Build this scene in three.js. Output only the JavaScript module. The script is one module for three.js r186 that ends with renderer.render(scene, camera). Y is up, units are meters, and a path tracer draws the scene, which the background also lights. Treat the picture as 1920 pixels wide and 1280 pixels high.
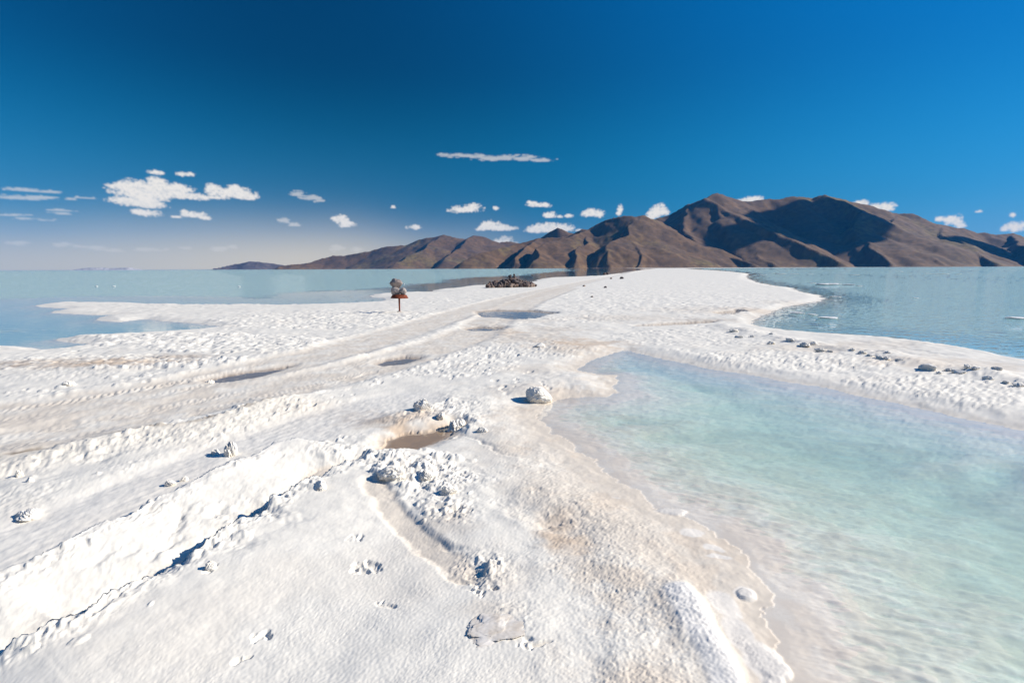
import * as THREE from 'three';
import { mergeVertices } from 'three/addons/utils/BufferGeometryUtils.js';

// ---------------------------------------------------------------- camera, sky, sun, exposure
const scene = new THREE.Scene();
const camera = new THREE.PerspectiveCamera(61.97, 1920 / 1280, 0.05, 60000);
camera.position.set(0, 1.75, 0);
camera.rotation.set(-0.1278, 0, -0.00417, 'YXZ');
const renderer = new THREE.WebGLRenderer();
renderer.toneMapping = THREE.LinearToneMapping;
renderer.toneMappingExposure = 1.27;
renderer.shadowMap.enabled = true;

const rad = Math.PI / 180;
const SUN_AZ = 83 * rad, SUN_EL = 30.5 * rad;                 // the sun stands off to the right of the view
const sunDir = new THREE.Vector3(Math.sin(SUN_AZ) * Math.cos(SUN_EL), Math.sin(SUN_EL), -Math.cos(SUN_AZ) * Math.cos(SUN_EL));
const sun = new THREE.DirectionalLight(new THREE.Color().setRGB(1, 0.935, 0.83), 5);
sun.position.copy(sunDir).multiplyScalar(300);
sun.castShadow = true;
Object.assign(sun.shadow.camera, { left: -60, right: 60, top: 60, bottom: -60, near: 1, far: 600 });
sun.shadow.mapSize.set(4096, 4096);
scene.add(sun);

// ---------------------------------------------------------------- noise
const clamp = (v, a = 0, b = 1) => v < a ? a : v > b ? b : v;
const mix = (a, b, t) => a + (b - a) * t;
const ss = (a, b, v) => { const t = clamp((v - a) / (b - a)); return t * t * (3 - 2 * t); };
function rng(seed) { let a = seed >>> 0; return () => { a = (a + 0x6D2B79F5) | 0; let t = Math.imul(a ^ (a >>> 15), 1 | a); t = (t + Math.imul(t ^ (t >>> 7), 61 | t)) ^ t; return ((t ^ (t >>> 14)) >>> 0) / 4294967296; }; }
function hash(x, y, s) { let h = Math.imul(x, 374761393) + Math.imul(y, 668265263) + Math.imul(s, 2147483647 - 1274126177); h = Math.imul(h ^ (h >>> 13), 1274126177); return ((h ^ (h >>> 16)) >>> 0) / 4294967296; }
const GR = new Float32Array(512); for (let i = 0; i < 256; i++) { GR[2 * i] = Math.cos(i / 256 * 2 * Math.PI); GR[2 * i + 1] = Math.sin(i / 256 * 2 * Math.PI); }
function hi(x, y, s) { let h = Math.imul(x, 374761393) + Math.imul(y, 668265263) + Math.imul(s, 974711); h = Math.imul(h ^ (h >>> 13), 1274126177); return ((h ^ (h >>> 16)) >>> 8) & 255; }
function noise(x, y, s = 0) {                                // gradient noise, about -0.7 .. 0.7
  const X = Math.floor(x), Y = Math.floor(y), fx = x - X, fy = y - Y;
  const u = fx * fx * fx * (fx * (fx * 6 - 15) + 10), v = fy * fy * fy * (fy * (fy * 6 - 15) + 10);
  const a = hi(X, Y, s) * 2, b = hi(X + 1, Y, s) * 2, c = hi(X, Y + 1, s) * 2, d = hi(X + 1, Y + 1, s) * 2;
  const n0 = GR[a] * fx + GR[a + 1] * fy, n1 = GR[b] * (fx - 1) + GR[b + 1] * fy, n2 = GR[c] * fx + GR[c + 1] * (fy - 1), n3 = GR[d] * (fx - 1) + GR[d + 1] * (fy - 1);
  return (n0 + (n1 - n0) * u) * (1 - v) + (n2 + (n3 - n2) * u) * v;
}
function fbm(x, y, n = 4, s = 0, g = 0.5) { let a = 1, t = 0, f = 1; for (let i = 0; i < n; i++) { t += a * noise(x * f, y * f, s + i * 17); a *= g; f *= 2.03; } return t; }
function ridged(x, y, n = 4, s = 0) { let a = 1, t = 0, f = 1; for (let i = 0; i < n; i++) { t += a * (1 - 2 * Math.abs(noise(x * f, y * f, s + i * 17))); a *= 0.5; f *= 2.03; } return t; }
function noise3(x, y, z, s = 0) { return (noise(x + z * 0.71, y - z * 0.37, s) + noise(y + x * 0.43, z + x * 0.29, s + 5) + noise(z - y * 0.51, x + y * 0.33, s + 9)) * 0.75; }

// ---------------------------------------------------------------- sky: clear polarised air, dust low over the lake, small cumulus
const CLOUDS = [
  // [softness, shade, blobs as azimuth, elevation, half-width, half-height in degrees]
  [0.35, 0.55, [[-31.84,6.33,2.80,0.82],[-33.10,6.79,1.27,0.46],[-31.13,7.19,0.93,0.47],[-30.09,6.65,1.76,0.61],[-28.90,6.19,1.30,0.31],[-34.09,6.68,0.72,0.25],[-32.53,6.15,1.90,0.51]]],
  [0.4, 0.45, [[-25.74,6.63,1.99,0.50],[-25.38,6.97,0.95,0.41],[-27.05,7.01,0.54,0.40],[-24.46,6.42,1.05,0.32],[-27.19,6.20,1.09,0.18]]],
  [0.35, 0.45, [[-32.83,5.54,1.89,0.47],[-31.61,5.35,1.08,0.30],[-33.88,5.65,0.80,0.30]]],
  [0.4, 0.5, [[-32.08,4.63,1.23,0.30],[-32.85,4.72,0.60,0.26]]],
  [0.45, 0.4, [[-28.68,4.64,1.06,0.27],[-29.39,4.88,0.36,0.22],[-27.88,4.49,0.58,0.18]]],
  [0.6, 0.6, [[-31.19,8.00,0.65,0.21],[-29.13,8.02,0.72,0.20],[-29.97,4.50,0.48,0.11]]],
  [1.0, 0.7, [[-39.41,5.99,1.93,0.14],[-40.33,5.99,0.93,0.12],[-40.08,5.39,1.89,0.20],[-38.66,5.53,0.97,0.16],[-36.19,5.67,0.76,0.10],[-37.27,5.51,0.47,0.08],[-37.89,4.38,0.66,0.10],[-37.67,4.64,0.87,0.07],[-40.80,4.10,1.23,0.08],[-39.59,3.85,1.27,0.06]]],
  [0.9, 0.4, [[-20.05,6.84,0.79,0.33],[-19.14,6.54,0.85,0.33],[-18.35,6.28,0.47,0.19],[-21.32,4.41,0.64,0.29],[-20.51,4.10,0.65,0.19]]],
  [0.4, 0.35, [[-16.37,4.57,0.88,0.49],[-15.80,4.19,0.78,0.30],[-9.48,4.01,0.77,0.25],[-11.46,5.90,0.25,0.12]]],
  [0.4, 0.4, [[-4.57,5.72,1.62,0.41],[-3.62,5.93,0.94,0.36],[-1.47,5.83,0.32,0.20]]],
  [0.45, 0.4, [[-2.17,4.09,1.06,0.57],[-0.90,3.93,1.16,0.31],[-2.86,3.93,0.63,0.36]]],
  [0.4, 0.4, [[-0.75,2.52,1.17,0.47],[2.68,6.11,1.36,0.25],[2.05,6.37,0.63,0.20]]],
  [0.45, 0.4, [[3.79,5.13,0.68,0.31],[4.78,5.02,0.31,0.15],[5.67,5.06,0.37,0.20]]],
  [0.38, 0.4, [[3.21,3.85,1.79,0.52],[4.79,3.89,1.36,0.46],[2.42,3.70,0.95,0.41],[6.62,3.67,0.31,0.15]]],
  [0.38, 0.35, [[7.95,5.28,1.03,0.40],[8.52,5.12,0.62,0.30]]],
  [0.6, 0.3, [[10.62,5.53,0.30,0.45],[10.47,5.18,0.25,0.20]]],
  [0.38, 0.3, [[14.28,5.29,0.84,0.59],[13.80,4.91,0.69,0.50]]],
  [0.38, 0.25, [[22.69,5.99,0.89,0.37],[21.57,5.95,0.99,0.24],[32.21,4.90,1.34,0.35],[31.04,5.31,0.69,0.22],[32.78,4.73,0.74,0.30]]],
  [0.4, 0.3, [[37.33,3.56,0.63,0.45],[36.58,3.76,0.31,0.21],[37.79,3.21,0.46,0.25]]],
  [0.45, 0.3, [[41.14,2.88,0.59,0.39],[40.48,2.76,0.27,0.20],[40.91,3.79,0.18,0.16],[38.84,4.16,0.22,0.10]]],
  [0.95, 0.5, [[-4.60,10.74,2.59,0.22],[-1.49,10.56,3.02,0.32],[1.38,10.46,1.66,0.27],[2.99,10.34,1.35,0.17],[-6.45,10.81,1.03,0.10]]],
  [1.1, 0.75, [[-40.56,1.99,0.74,0.20],[-37.90,1.93,0.60,0.21],[-35.81,1.72,0.85,0.25],[-34.77,1.56,0.72,0.17],[-29.83,1.85,0.56,0.14],[-26.88,1.80,0.94,0.28],[-25.85,2.00,0.52,0.19],[-16.86,1.93,0.73,0.35],[-14.90,1.84,0.60,0.30],[-32.18,1.69,1.15,0.18],[-37.00,1.86,0.54,0.13]]],
  // the same small cumulus go on round the rest of the horizon
  [0.4, 0.4, [[62, 5, 2.2, .8], [63.5, 5.5, 1.2, .8], [81, 4, 3, .7], [104, 6, 2, .8], [131, 5, 3, .9], [133, 5.6, 1.6, .9], [168, 7, 2.4, .8], [-63, 5.4, 2.6, .8], [-61.5, 5.9, 1.5, .8], [-85, 7, 2, .7], [-118, 5, 3, .9], [-150, 6, 2.5, .9]]],
];
{
  const W = 4096, Hh = 2048, data = new Float32Array(W * Hh * 4);
  const sx = sunDir.x, sy = sunDir.y, sz = sunDir.z;
  for (let j = 0; j < Hh; j++) {
    const el = ((j + 0.5) / Hh - 0.5) * Math.PI, ce = Math.cos(el), se = Math.sin(el), e = Math.max(el / rad, 0);
    for (let i = 0; i < W; i++) {
      const k = (j * W + i) * 4;
      if (el < -0.02) { data[k] = 0.25; data[k + 1] = 0.3; data[k + 2] = 0.36; data[k + 3] = 1; continue; }
      const phi = ((i + 0.5) / W - 0.5) * 2 * Math.PI, x = ce * Math.cos(phi), z = ce * Math.sin(phi);
      const c = x * sx + se * sy + z * sz, az = Math.atan2(x, -z) / rad;
      const pol = 1 - 0.84 * (1 - c * c) / (1 + c * c);                 // light scattered at right angles to the sun is filtered out
      const glow = Math.pow(Math.max(0, (1 + c) / 2), 6);
      const low = Math.exp(-e / 10);
      const air = pol * 0.86 + 0.06;
      let r = air * 0.26 * low * low * pol + 0.010 * low * low * low;
      let g = air * (0.180 + 0.36 * low) + 0.05 * glow * pol + 0.030 * low;
      let b = air * (0.66 + 0.14 * low) + 0.16 * glow * pol + 0.105 * low;
      const lift = ss(19, 7.5, e);                                      // thicker air low down
      g += 0.052 * lift; b += 0.095 * lift;
      // pale dust above the open lake
      const aw = 0.14 + 0.86 * ss(10, -22, az > 120 ? az - 360 : az);
      const dn = 1 + 0.25 * noise(az * 0.09, 3.3, 71);
      const d = aw * (0.95 * Math.exp(-Math.pow(e / (3.6 * dn), 2.4)) + 0.12 * Math.exp(-Math.pow(e / 6.5, 2)));
      const wm = ss(-45, -8, az);
      r = mix(r, mix(0.56, 0.74, wm), d); g = mix(g, mix(0.57, 0.66, wm), d); b = mix(b, mix(0.54, 0.51, wm), d);
      data[k] = r / 1.27; data[k + 1] = g / 1.27; data[k + 2] = b / 1.27; data[k + 3] = 1;
    }
  }
  CLOUDS.forEach(([soft, shade, blobs], ci) => {
    let a0 = 1e9, a1 = -1e9, e0 = 1e9, e1 = -1e9;
    const groups = ci === CLOUDS.length - 1 || blobs[blobs.length - 1][0] - blobs[0][0] > 30 ? blobs.map((b) => [b]) : [blobs];
    for (const bl of groups) {
      a0 = e0 = 1e9; a1 = e1 = -1e9;
      for (const b of bl) { a0 = Math.min(a0, b[0] - b[2] * 1.6); a1 = Math.max(a1, b[0] + b[2] * 1.6); e0 = Math.min(e0, b[1] - b[3] * 2); e1 = Math.max(e1, b[1] + b[3] * 2); }
      const i0 = Math.floor(((a0 - 90) / 360 + 0.5) * W), i1 = Math.ceil(((a1 - 90) / 360 + 0.5) * W);
      const j0 = Math.max(0, Math.floor((e0 / 180 + 0.5) * Hh)), j1 = Math.ceil((e1 / 180 + 0.5) * Hh);
      for (let j = j0; j <= j1; j++) for (let i = i0; i <= i1; i++) {
        const ii = ((i % W) + W) % W, k = (j * W + ii) * 4;
        const az = ((i + 0.5) / W - 0.5) * 360 + 90, el = ((j + 0.5) / Hh - 0.5) * 180;
        if (el < 0.02) continue;
        const thin = soft > 0.8, st = thin ? 0.35 : 0.75;                 // thin cloud is drawn out sideways
        const wx = fbm(az * 0.9 * st, el * 1.4, 3, 31 + ci) * 0.6, wy = fbm(az * 0.9 * st + 9, el * 1.4, 3, 37 + ci) * 0.3;
        const puff = (a, e) => thin ? fbm(a * 0.9, e * 5, 4, 41 + ci, 0.6) : 0.42 - Math.abs(noise(a * 1.15, e * 1.6, 41 + ci)) * 1.0 - Math.abs(noise(a * 2.6, e * 3.4, 43 + ci)) * 0.55 - Math.abs(noise(a * 5.6, e * 7, 45 + ci)) * 0.3;
        const fine = puff(az, el);
        let f = 0;
        for (const b of bl) {
          const u = (az + wx * Math.min(1, b[2]) - b[0]) / b[2], v = (el + wy * Math.min(1, b[3] * 1.5) - b[1]) / (b[3] * (el < b[1] ? 0.75 : 1.15));
          const q = 1 - (u * u + v * v) * 0.8;
          if (q > 0) { f = Math.max(f, q) + 0.12 * Math.min(f, q); }
        }
        if (f <= 0) continue;
        const q = f + fine * (thin ? 1.5 : 0.75) * (1.2 - f);
        const wisp = fbm(az * 4.2 * (thin ? 0.4 : 1), el * 6.5, 4, 47 + ci, 0.62);
        let a = ss(-0.02, thin ? 1.0 : 0.85, q + wisp * (thin ? 0.8 : 0.62) * ss(1.1, 0.2, q)) * (soft > 1 ? 0.40 : thin ? 0.5 : 1);
        if (a <= 0) continue;
        const low = ss(4.5, 1, el) * (az < 20 && az > -70 ? 1 : 0);
        const R = 0.95, Gc = 0.90, B = 0.825;
        if (!thin) a *= 0.80 + 0.20 * ss(-0.35, 0.25, fine + 0.6 * wisp) - shade * 0.12 * ss(0.1, -0.4, wisp);
        a *= 1 - 0.45 * low;
        data[k] = mix(data[k], R / 1.27, a); data[k + 1] = mix(data[k + 1], Gc / 1.27, a); data[k + 2] = mix(data[k + 2], B / 1.27, a);
      }
    }
  });
  const sky = new THREE.DataTexture(data, W, Hh, THREE.RGBAFormat, THREE.FloatType);
  sky.mapping = THREE.EquirectangularReflectionMapping;
  sky.minFilter = sky.magFilter = THREE.LinearFilter;
  sky.needsUpdate = true;
  scene.background = sky;
  scene.environment = sky;
}

// ---------------------------------------------------------------- helpers
const names = new Map();
function numbered(n) { const k = names.get(n) || 0; names.set(n, k + 1); return k ? n + '_' + String(k).padStart(3, '0') : n; }
function add(o, name, label, category, group) {
  o.name = numbered(name); o.userData = { label, category };
  if (group) o.userData.group = group;
  o.traverse((c) => { c.castShadow = c.receiveShadow = true; });
  scene.add(o); return o;
}
function structure(o, name, label) { o.name = name; o.userData.kind = 'structure'; o.castShadow = o.receiveShadow = true; if (label) o.userData.label = label; scene.add(o); return o; }
function gridMesh(P, C, cols, rows, material, N) {
  const idx = new Uint32Array((cols - 1) * (rows - 1) * 6);
  let q = 0;
  for (let j = 0; j < rows - 1; j++) for (let i = 0; i < cols - 1; i++) {
    const a = j * cols + i, b = a + 1, c = a + cols, d = c + 1;
    idx[q++] = a; idx[q++] = b; idx[q++] = d; idx[q++] = a; idx[q++] = d; idx[q++] = c;
  }
  const g = new THREE.BufferGeometry();
  g.setAttribute('position', new THREE.BufferAttribute(P, 3));
  if (C) g.setAttribute('color', new THREE.BufferAttribute(C, 3));
  g.setIndex(new THREE.BufferAttribute(idx, 1));
  if (N) g.setAttribute('normal', new THREE.BufferAttribute(N, 3)); else g.computeVertexNormals();
  return new THREE.Mesh(g, material);
}
// polylines and outlines on the ground plane, [x, z] in metres
function segs(pts, closed) {
  const s = [], n = pts.length; let len = 0;
  for (let i = 0; i < (closed ? n : n - 1); i++) { const a = pts[i], b = pts[(i + 1) % n], dx = b[0] - a[0], dz = b[1] - a[1], l = Math.hypot(dx, dz) || 1e-6; s.push([a[0], a[1], dx / l, dz / l, l, len]); len += l; }
  let x0 = 1e9, x1 = -1e9, z0 = 1e9, z1 = -1e9; for (const p of pts) { x0 = Math.min(x0, p[0]); x1 = Math.max(x1, p[0]); z0 = Math.min(z0, p[1]); z1 = Math.max(z1, p[1]); }
  return { s, len, pts, x0, x1, z0, z1 };
}
const hit = { d: 0, t: 0, k: 0 };
function near(L, x, z, reach) {                               // distance to a polyline: hit.d (positive to the left of its run), hit.t along it; false beyond reach
  if (x < L.x0 - reach || x > L.x1 + reach || z < L.z0 - reach || z > L.z1 + reach) return false;
  let best = reach * reach, ok = false;
  for (const q of L.s) {
    const px = x - q[0], pz = z - q[1];
    let t = px * q[2] + pz * q[3]; t = t < 0 ? 0 : t > q[4] ? q[4] : t;
    const ex = px - q[2] * t, ez = pz - q[3] * t, d2 = ex * ex + ez * ez;
    if (d2 < best) { best = d2; ok = true; hit.d = (q[2] * pz - q[3] * px) < 0 ? 1 : -1; hit.t = q[5] + t; }
  }
  if (ok) hit.d *= Math.sqrt(best);
  return ok;
}
function outline(pts, reach) {                                // signed distance to a closed outline, negative inside, cut off at reach
  const L = segs(pts, true);
  return (x, z) => {
    if (x < L.x0 - reach || x > L.x1 + reach || z < L.z0 - reach || z > L.z1 + reach) return reach;
    let best = 1e18, inside = false;
    for (const q of L.s) {
      const px = x - q[0], pz = z - q[1];
      let t = px * q[2] + pz * q[3]; t = t < 0 ? 0 : t > q[4] ? q[4] : t;
      const ex = px - q[2] * t, ez = pz - q[3] * t, d2 = ex * ex + ez * ez;
      if (d2 < best) best = d2;
      const az = q[1], bz = q[1] + q[3] * q[4];
      if ((az > z) !== (bz > z) && x < q[0] + q[2] * q[4] * (z - az) / (bz - az)) inside = !inside;
    }
    const d = Math.sqrt(best);
    return inside ? -d : Math.min(d, reach);
  };
}

// ---------------------------------------------------------------- layout of the shore, in metres from the standpoint
const leftLake = outline([[-12000, -60], [-200, -18],
  ...[[-13.69,-12.91],[-11.93,-13.13],[-11.34,-13.02],[-10.8,-12.74],[-10.34,-12.47],[-10.18,-12.72],[-10.27,-13.08],[-9.909,-13.39],[-10.32,-13.55],[-10.95,-13.87],[-11.48,-14.15],[-11.72,-14.65],[-11.51,-15.05],[-10.69,-15.52],[-9.889,-15.88],[-9.326,-16.48],[-9.008,-17.07],[-9.016,-17.63],[-9.663,-18.16],[-10.35,-18.64],[-11.35,-19.15],[-12.22,-19.68],[-13.32,-20.58],[-13.39,-20.05],[-13.19,-19.33],[-13.75,-19.35],[-14.43,-19.79],[-15.24,-20.68],[-15.73,-21.63],[-15.77,-22.25],[-15.38,-22.36],[-16.64,-22.56],[-17.25,-22.67],[-18.36,-23.05],[-19.26,-23.66],[-19.97,-24.91],[-20.42,-26.1],[-21.08,-26.5],[-22.25,-27.12],[-23.88,-28.39],[-24.63,-29.73],[-25,-31.4],[-23.65,-31.56],[-20.18,-30.34],[-18.4,-29.31],[-16.43,-28.75],[-12.18,-28.26],[-9.616,-28.51],[-7.731,-29.48],[-7.343,-30.64],[-6.983,-32.17],[-7.455,-33.63],[-7.971,-35.23],[-8.726,-35.62],[-9.337,-37.41],[-9.687,-40.19],[-9.213,-41.44],[-7.974,-42.71],[-6.41,-42.94],[-5.156,-43.2],[-6.018,-44.5],[-6.449,-46.73],[-6.131,-49.1],[-5.291,-51.67],[-4.736,-55.36],[-4.28,-59.08],[-2.821,-60.96],[-0.572,-64.15],[1.657,-69.74],[3.537,-83.35],[4.962,-95.89],[6.991,-106.4],[12.88,-114.7],[19.31,-129.1],[28.5,-160.6],[49.14,-239.3],[84.85,-378.9],[190.7,-801.8]],
  [420, -1900], [600, -3000], [200, -11000], [-12000, -11000]], 60);
const rightLake = outline([[11000, -11000], [1700, -3000], [900, -2100], [520, -1600],
  ...[[242.8,-808.8],[140.8,-421.7],[111.4,-310.3],[80.19,-204.7],[66.42,-159.7],[46.44,-112.3],[37.38,-90.77],[29.94,-70.26],[24.83,-53.87],[23.74,-48.15],[21.23,-42.16],[19.43,-36.33],[17.26,-31.41],[15.44,-28.78],[13.96,-27.35],[12.02,-24.84],[10.61,-23.18],[9.274,-20.97],[8.221,-19.14],[7.534,-17.68],[7.329,-16.64],[7.751,-15.55],[8.539,-14.94],[9.162,-14.21],[9.52,-13.26],[9.769,-12.33],[9.765,-11.46],[9.677,-10.61],[9.636,-9.278],[9.585,-7.764],[9.844,-6.229]],
  [40, -3], [200, 2], [11000, 10]], 60);
const pool = outline([...[[2.426,-12.02],[2.741,-11.33],[3.023,-10.72],[3.479,-9.779],[3.92,-9.122],[4.267,-8.466],[4.628,-8.001],[4.872,-7.457],[5.047,-6.927],[5.218,-6.488],[5.393,-6.121],[5.513,-5.952],[5.714,-5.166],[5.858,-3.867]],
  [7, -2], [7.5, 1], [4, 2.5], [1.2, 0.5], [0.98, -1],
  ...[[1.143,-2.062],[1.194,-2.209],[1.289,-2.487],[1.311,-2.652],[1.357,-2.879],[1.342,-3.051],[1.344,-3.263],[1.349,-3.489],[1.316,-3.697],[1.246,-3.85],[1.107,-4.044],[0.994,-4.248],[0.871,-4.483],[0.766,-4.796],[0.696,-5.231],[0.552,-5.638],[0.423,-6.154],[0.285,-6.666],[0.391,-7.09],[0.603,-7.441],[0.943,-7.594],[1.322,-7.685],[1.513,-7.92],[1.538,-8.403],[1.637,-8.813],[1.667,-9.219],[1.412,-9.272],[1.177,-9.523],[1.187,-9.997],[1.389,-10.45],[1.652,-11.02],[1.995,-11.5]]], 12);
const puddles = [
  outline([[-1.507,-22.98],[-0.662,-23.67],[0.88,-23.28],[1.47,-22.27],[1.68,-21.74],[0.977,-19.9],[0.448,-18.91],[0.094,-19.32],[-0.37,-19.86],[-0.947,-20.21]], 3),
  outline([[-1.384,-16.32],[-1.034,-16.9],[-0.236,-16.79],[-0.273,-16.13],[-0.667,-15.74],[-1.114,-15.75]], 2),
  outline([[-2.512,-10.31],[-2.395,-10.86],[-2.106,-11.09],[-1.794,-10.98],[-1.824,-10.66],[-2.047,-10.24],[-2.323,-10.08]], 2),
  outline([[-4.839,-8.738],[-4.748,-9.221],[-4.483,-9.603],[-3.968,-10.12],[-3.993,-9.797],[-4.131,-9.116],[-4.381,-8.686],[-4.626,-8.569]], 2),
  outline([[-1.263,-5.32],[-1.275,-5.664],[-1.113,-5.889],[-0.85,-6.046],[-0.677,-6.235],[-0.611,-6.043],[-0.662,-5.766],[-0.839,-5.38],[-0.968,-5.284],[-1.054,-5.145],[-1.191,-5.132]], 1.5),
  outline([[3.501,-16.87],[4.612,-17.47],[5.747,-17.94],[6.623,-18.26],[6.129,-17.57],[4.916,-16.81],[3.869,-16.4]], 3),
  outline([[7.648,-21.68],[8.96,-22.69],[9.156,-22.13],[7.788,-20.69]], 2),
];
const laneA = segs([[77.93,-343.7],[38.42,-191.4],[9.322,-71.11],[1.449,-38.34],[-1.392,-24.81],[-2.457,-18.66],[-3.184,-14.03],[-3.691,-11.44],[-4.323,-9.45],[-4.87,-8.079],[-5.487,-7.051],[-5.989,-6.476],[-6.519,-5.811],[-7.513,-4.636]], false);
const laneB = segs([[4.494,-47.88],[0.834,-29.35],[-0.628,-19.15],[-0.844,-16.3],[-1.282,-13.56],[-2.156,-10.54],[-2.879,-8.867],[-3.503,-7.611],[-4.085,-6.737],[-4.592,-5.939],[-4.943,-5.304],[-5.319,-4.699],[-5.982,-3.645]], false);
const laneC = segs([[-1.392,-7.236],[-1.828,-6.777],[-2.132,-6.128],[-2.512,-5.059],[-2.75,-4.245],[-2.912,-3.632],[-3.036,-3.167],[-3.22,-2.516]], false);
const lip = segs([[-2.323,-2.081],[-2.143,-2.327],[-2.043,-2.478],[-1.934,-2.823],[-1.812,-3.182],[-1.735,-3.568],[-1.608,-4.082],[-1.421,-4.532],[-1.307,-4.958],[-1.249,-5.256]], false);
const crest = segs([[-2.775,-2.456],[-2.682,-2.771],[-2.625,-2.982],[-2.511,-3.429],[-2.461,-3.605],[-2.41,-4.061],[-2.317,-4.293],[-2.202,-4.778],[-2.048,-5.266],[-1.722,-5.545],[-1.447,-5.74]], false);
const soilLip = segs([[-5.127,-4.734],[-4.645,-4.971],[-4.487,-5.098],[-4.293,-5.217],[-4.139,-5.358],[-4.024,-5.49],[-3.978,-5.683],[-3.788,-5.792],[-3.518,-5.769],[-3.236,-6.209],[-3.065,-6.929],[-2.644,-7.66]], false);
const groove = segs([[-1.082,-4.227],[-0.821,-3.758],[-0.537,-3.344],[-0.345,-3.093],[-0.242,-2.953]], false);
const finger = segs([[0.901,-2.918],[0.92,-2.746],[0.929,-2.49],[0.936,-2.275],[0.931,-2.063]], false);
const bankRidge = segs([[6.08,-16.32],[6.2,-14.26],[6.453,-13.11],[6.721,-11.82],[7.147,-11.07],[7.091,-10.08],[7.261,-9.533],[7.474,-8.907],[7.426,-8.092],[7.35,-7.026]], false);
const causeway = segs([...[[26.28,-148],[48.75,-239.5],[95.79,-419.1],[172,-703.8]], [300, -1400], [420, -2200], [620, -3300]], false);

// patches of stained or damp salt: x, z, radius across, radius deep, tone, strength
const PATCHES = [
  ...[[0.515,-13.6,90,14,1,0.8],[1.12,-11.82,60,12,1,0.9],[1.673,-12.62,80,10,2,0.7],[1.184,-15.67,70,8,1,0.7],[3.967,-19.14,110,7,1,0.6],[7.819,-22.47,120,7,1,0.55],[8.557,-18.93,50,6,1,0.5],[0.001,-14.95,30,8,2,0.5],[1.502,-9.88,50,14,1,0.8],[0.725,-7.598,60,12,2,0.7],[0.356,-9.393,60,10,1,0.45],[0.314,-3.588,46,46,2,0.85],[0.372,-3.303,40,34,2,0.7],[0.573,-3.919,90,60,1,0.6],[0.759,-3.509,80,60,1,0.6],[0.202,-4.214,70,40,1,0.5],[-0.004,-5.24,80,30,1,0.45],[0.896,-3.234,60,40,1,0.6],[0.124,-6.619,50,12,1,0.6],[-0.003,-7.776,60,12,1,0.45],[-1.581,-6.294,60,16,3,0.9],[-1.235,-5.93,30,10,2,0.8],[-2.309,-6.658,80,16,1,0.55],[-7.981,-10.11,150,8,3,0.8],[-6.526,-10.91,70,6,3,0.8],[-7.081,-10.2,120,6,2,0.7],[-9.061,-10.13,50,6,3,0.7],[-5.602,-6.244,80,14,2,0.35],[-1.052,-6.399,50,12,2,0.6],[6.636,-11.66,170,9,1,0.6],[7.414,-9.738,140,12,2,0.4],[7.821,-9.223,100,10,1,0.5],[8.122,-12.43,120,6,1,0.5],[0.693,-18.34,60,5,1,0.4],[13.27,-27.19,60,4,1,0.5],[9.676,-22.37,50,5,2,0.5],[6.369,-18.27,60,4,3,0.5],[-0.493,-3.52,60,50,1,0.6],[-0.093,-2.9,60,40,1,0.5],[-0.112,-2.619,60,30,1,0.5]],
];
// PATCHES carry their radii in hundredths of the ground seen there; turn them into metres
const patchRows = PATCHES.map(([x, z, a, b, tone, k]) => { const r = Math.hypot(x, z), dep = -z; return [x, z, a * dep / 1066, b * (r * dep / 1.75) / 1066, tone, k]; });

// loose crumbs and lumps of salt frozen into the surface
const lumpCell = 0.5, lumpMap = new Map();
let lumpCount = 0;
function lump(x, z, r, h) {
  const i0 = Math.floor((x - r) / lumpCell), i1 = Math.floor((x + r) / lumpCell), j0 = Math.floor((z - r) / lumpCell), j1 = Math.floor((z + r) / lumpCell);
  for (let i = i0; i <= i1; i++) for (let j = j0; j <= j1; j++) { const k = i * 100003 + j; let a = lumpMap.get(k); if (!a) lumpMap.set(k, a = []); a.push(x, z, r, h); }
  lumpCount++;
}
function lumpBand(L, off, half, n, r0, r1, hf, seed) {
  const R = rng(seed);
  for (let k = 0; k < n; k++) {
    let t = R() * L.len, q = L.s[0];
    for (const s of L.s) if (t >= s[5]) q = s;
    t -= q[5];
    const w = off + (R() + R() - 1) * half, r = r0 + (r1 - r0) * Math.pow(R(), 2.6);
    lump(q[0] + q[2] * t + q[3] * w, q[1] + q[3] * t - q[2] * w, r, r * hf * (0.5 + 0.8 * R()));
  }
}
function lumpPatch(x, z, rx, rz, n, r0, r1, hf, seed) {
  const R = rng(seed);
  for (let k = 0; k < n; k++) {
    const a = R() * 2 * Math.PI, q = Math.sqrt(R()), r = r0 + (r1 - r0) * Math.pow(R(), 2.6);
    lump(x + Math.cos(a) * q * rx, z + Math.sin(a) * q * rz, r, r * hf * (0.5 + 0.8 * R()));
  }
}
const nearPart = (L, rMax) => segs(L.pts.filter((p) => Math.hypot(p[0], p[1]) < rMax), false);
lumpBand(crest, 0.0, 0.2, 120, 0.010, 0.06, 0.6, 1);
lumpBand(lip, -0.06, 0.16, 60, 0.008, 0.065, 0.55, 2);
lumpBand(soilLip, -0.5, 0.45, 200, 0.008, 0.04, 0.6, 3);
lumpBand(soilLip, 0.0, 0.08, 90, 0.008, 0.03, 0.8, 4);
lumpBand(nearPart(laneB, 40), 0.85, 0.4, 900, 0.010, 0.065, 0.6, 5);
lumpBand(nearPart(laneB, 40), -0.85, 0.4, 700, 0.010, 0.06, 0.6, 6);
lumpBand(nearPart(laneA, 60), -0.95, 0.7, 2200, 0.012, 0.085, 0.55, 7);
lumpBand(bankRidge, 0, 0.4, 500, 0.02, 0.06, 0.7, 8);
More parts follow.
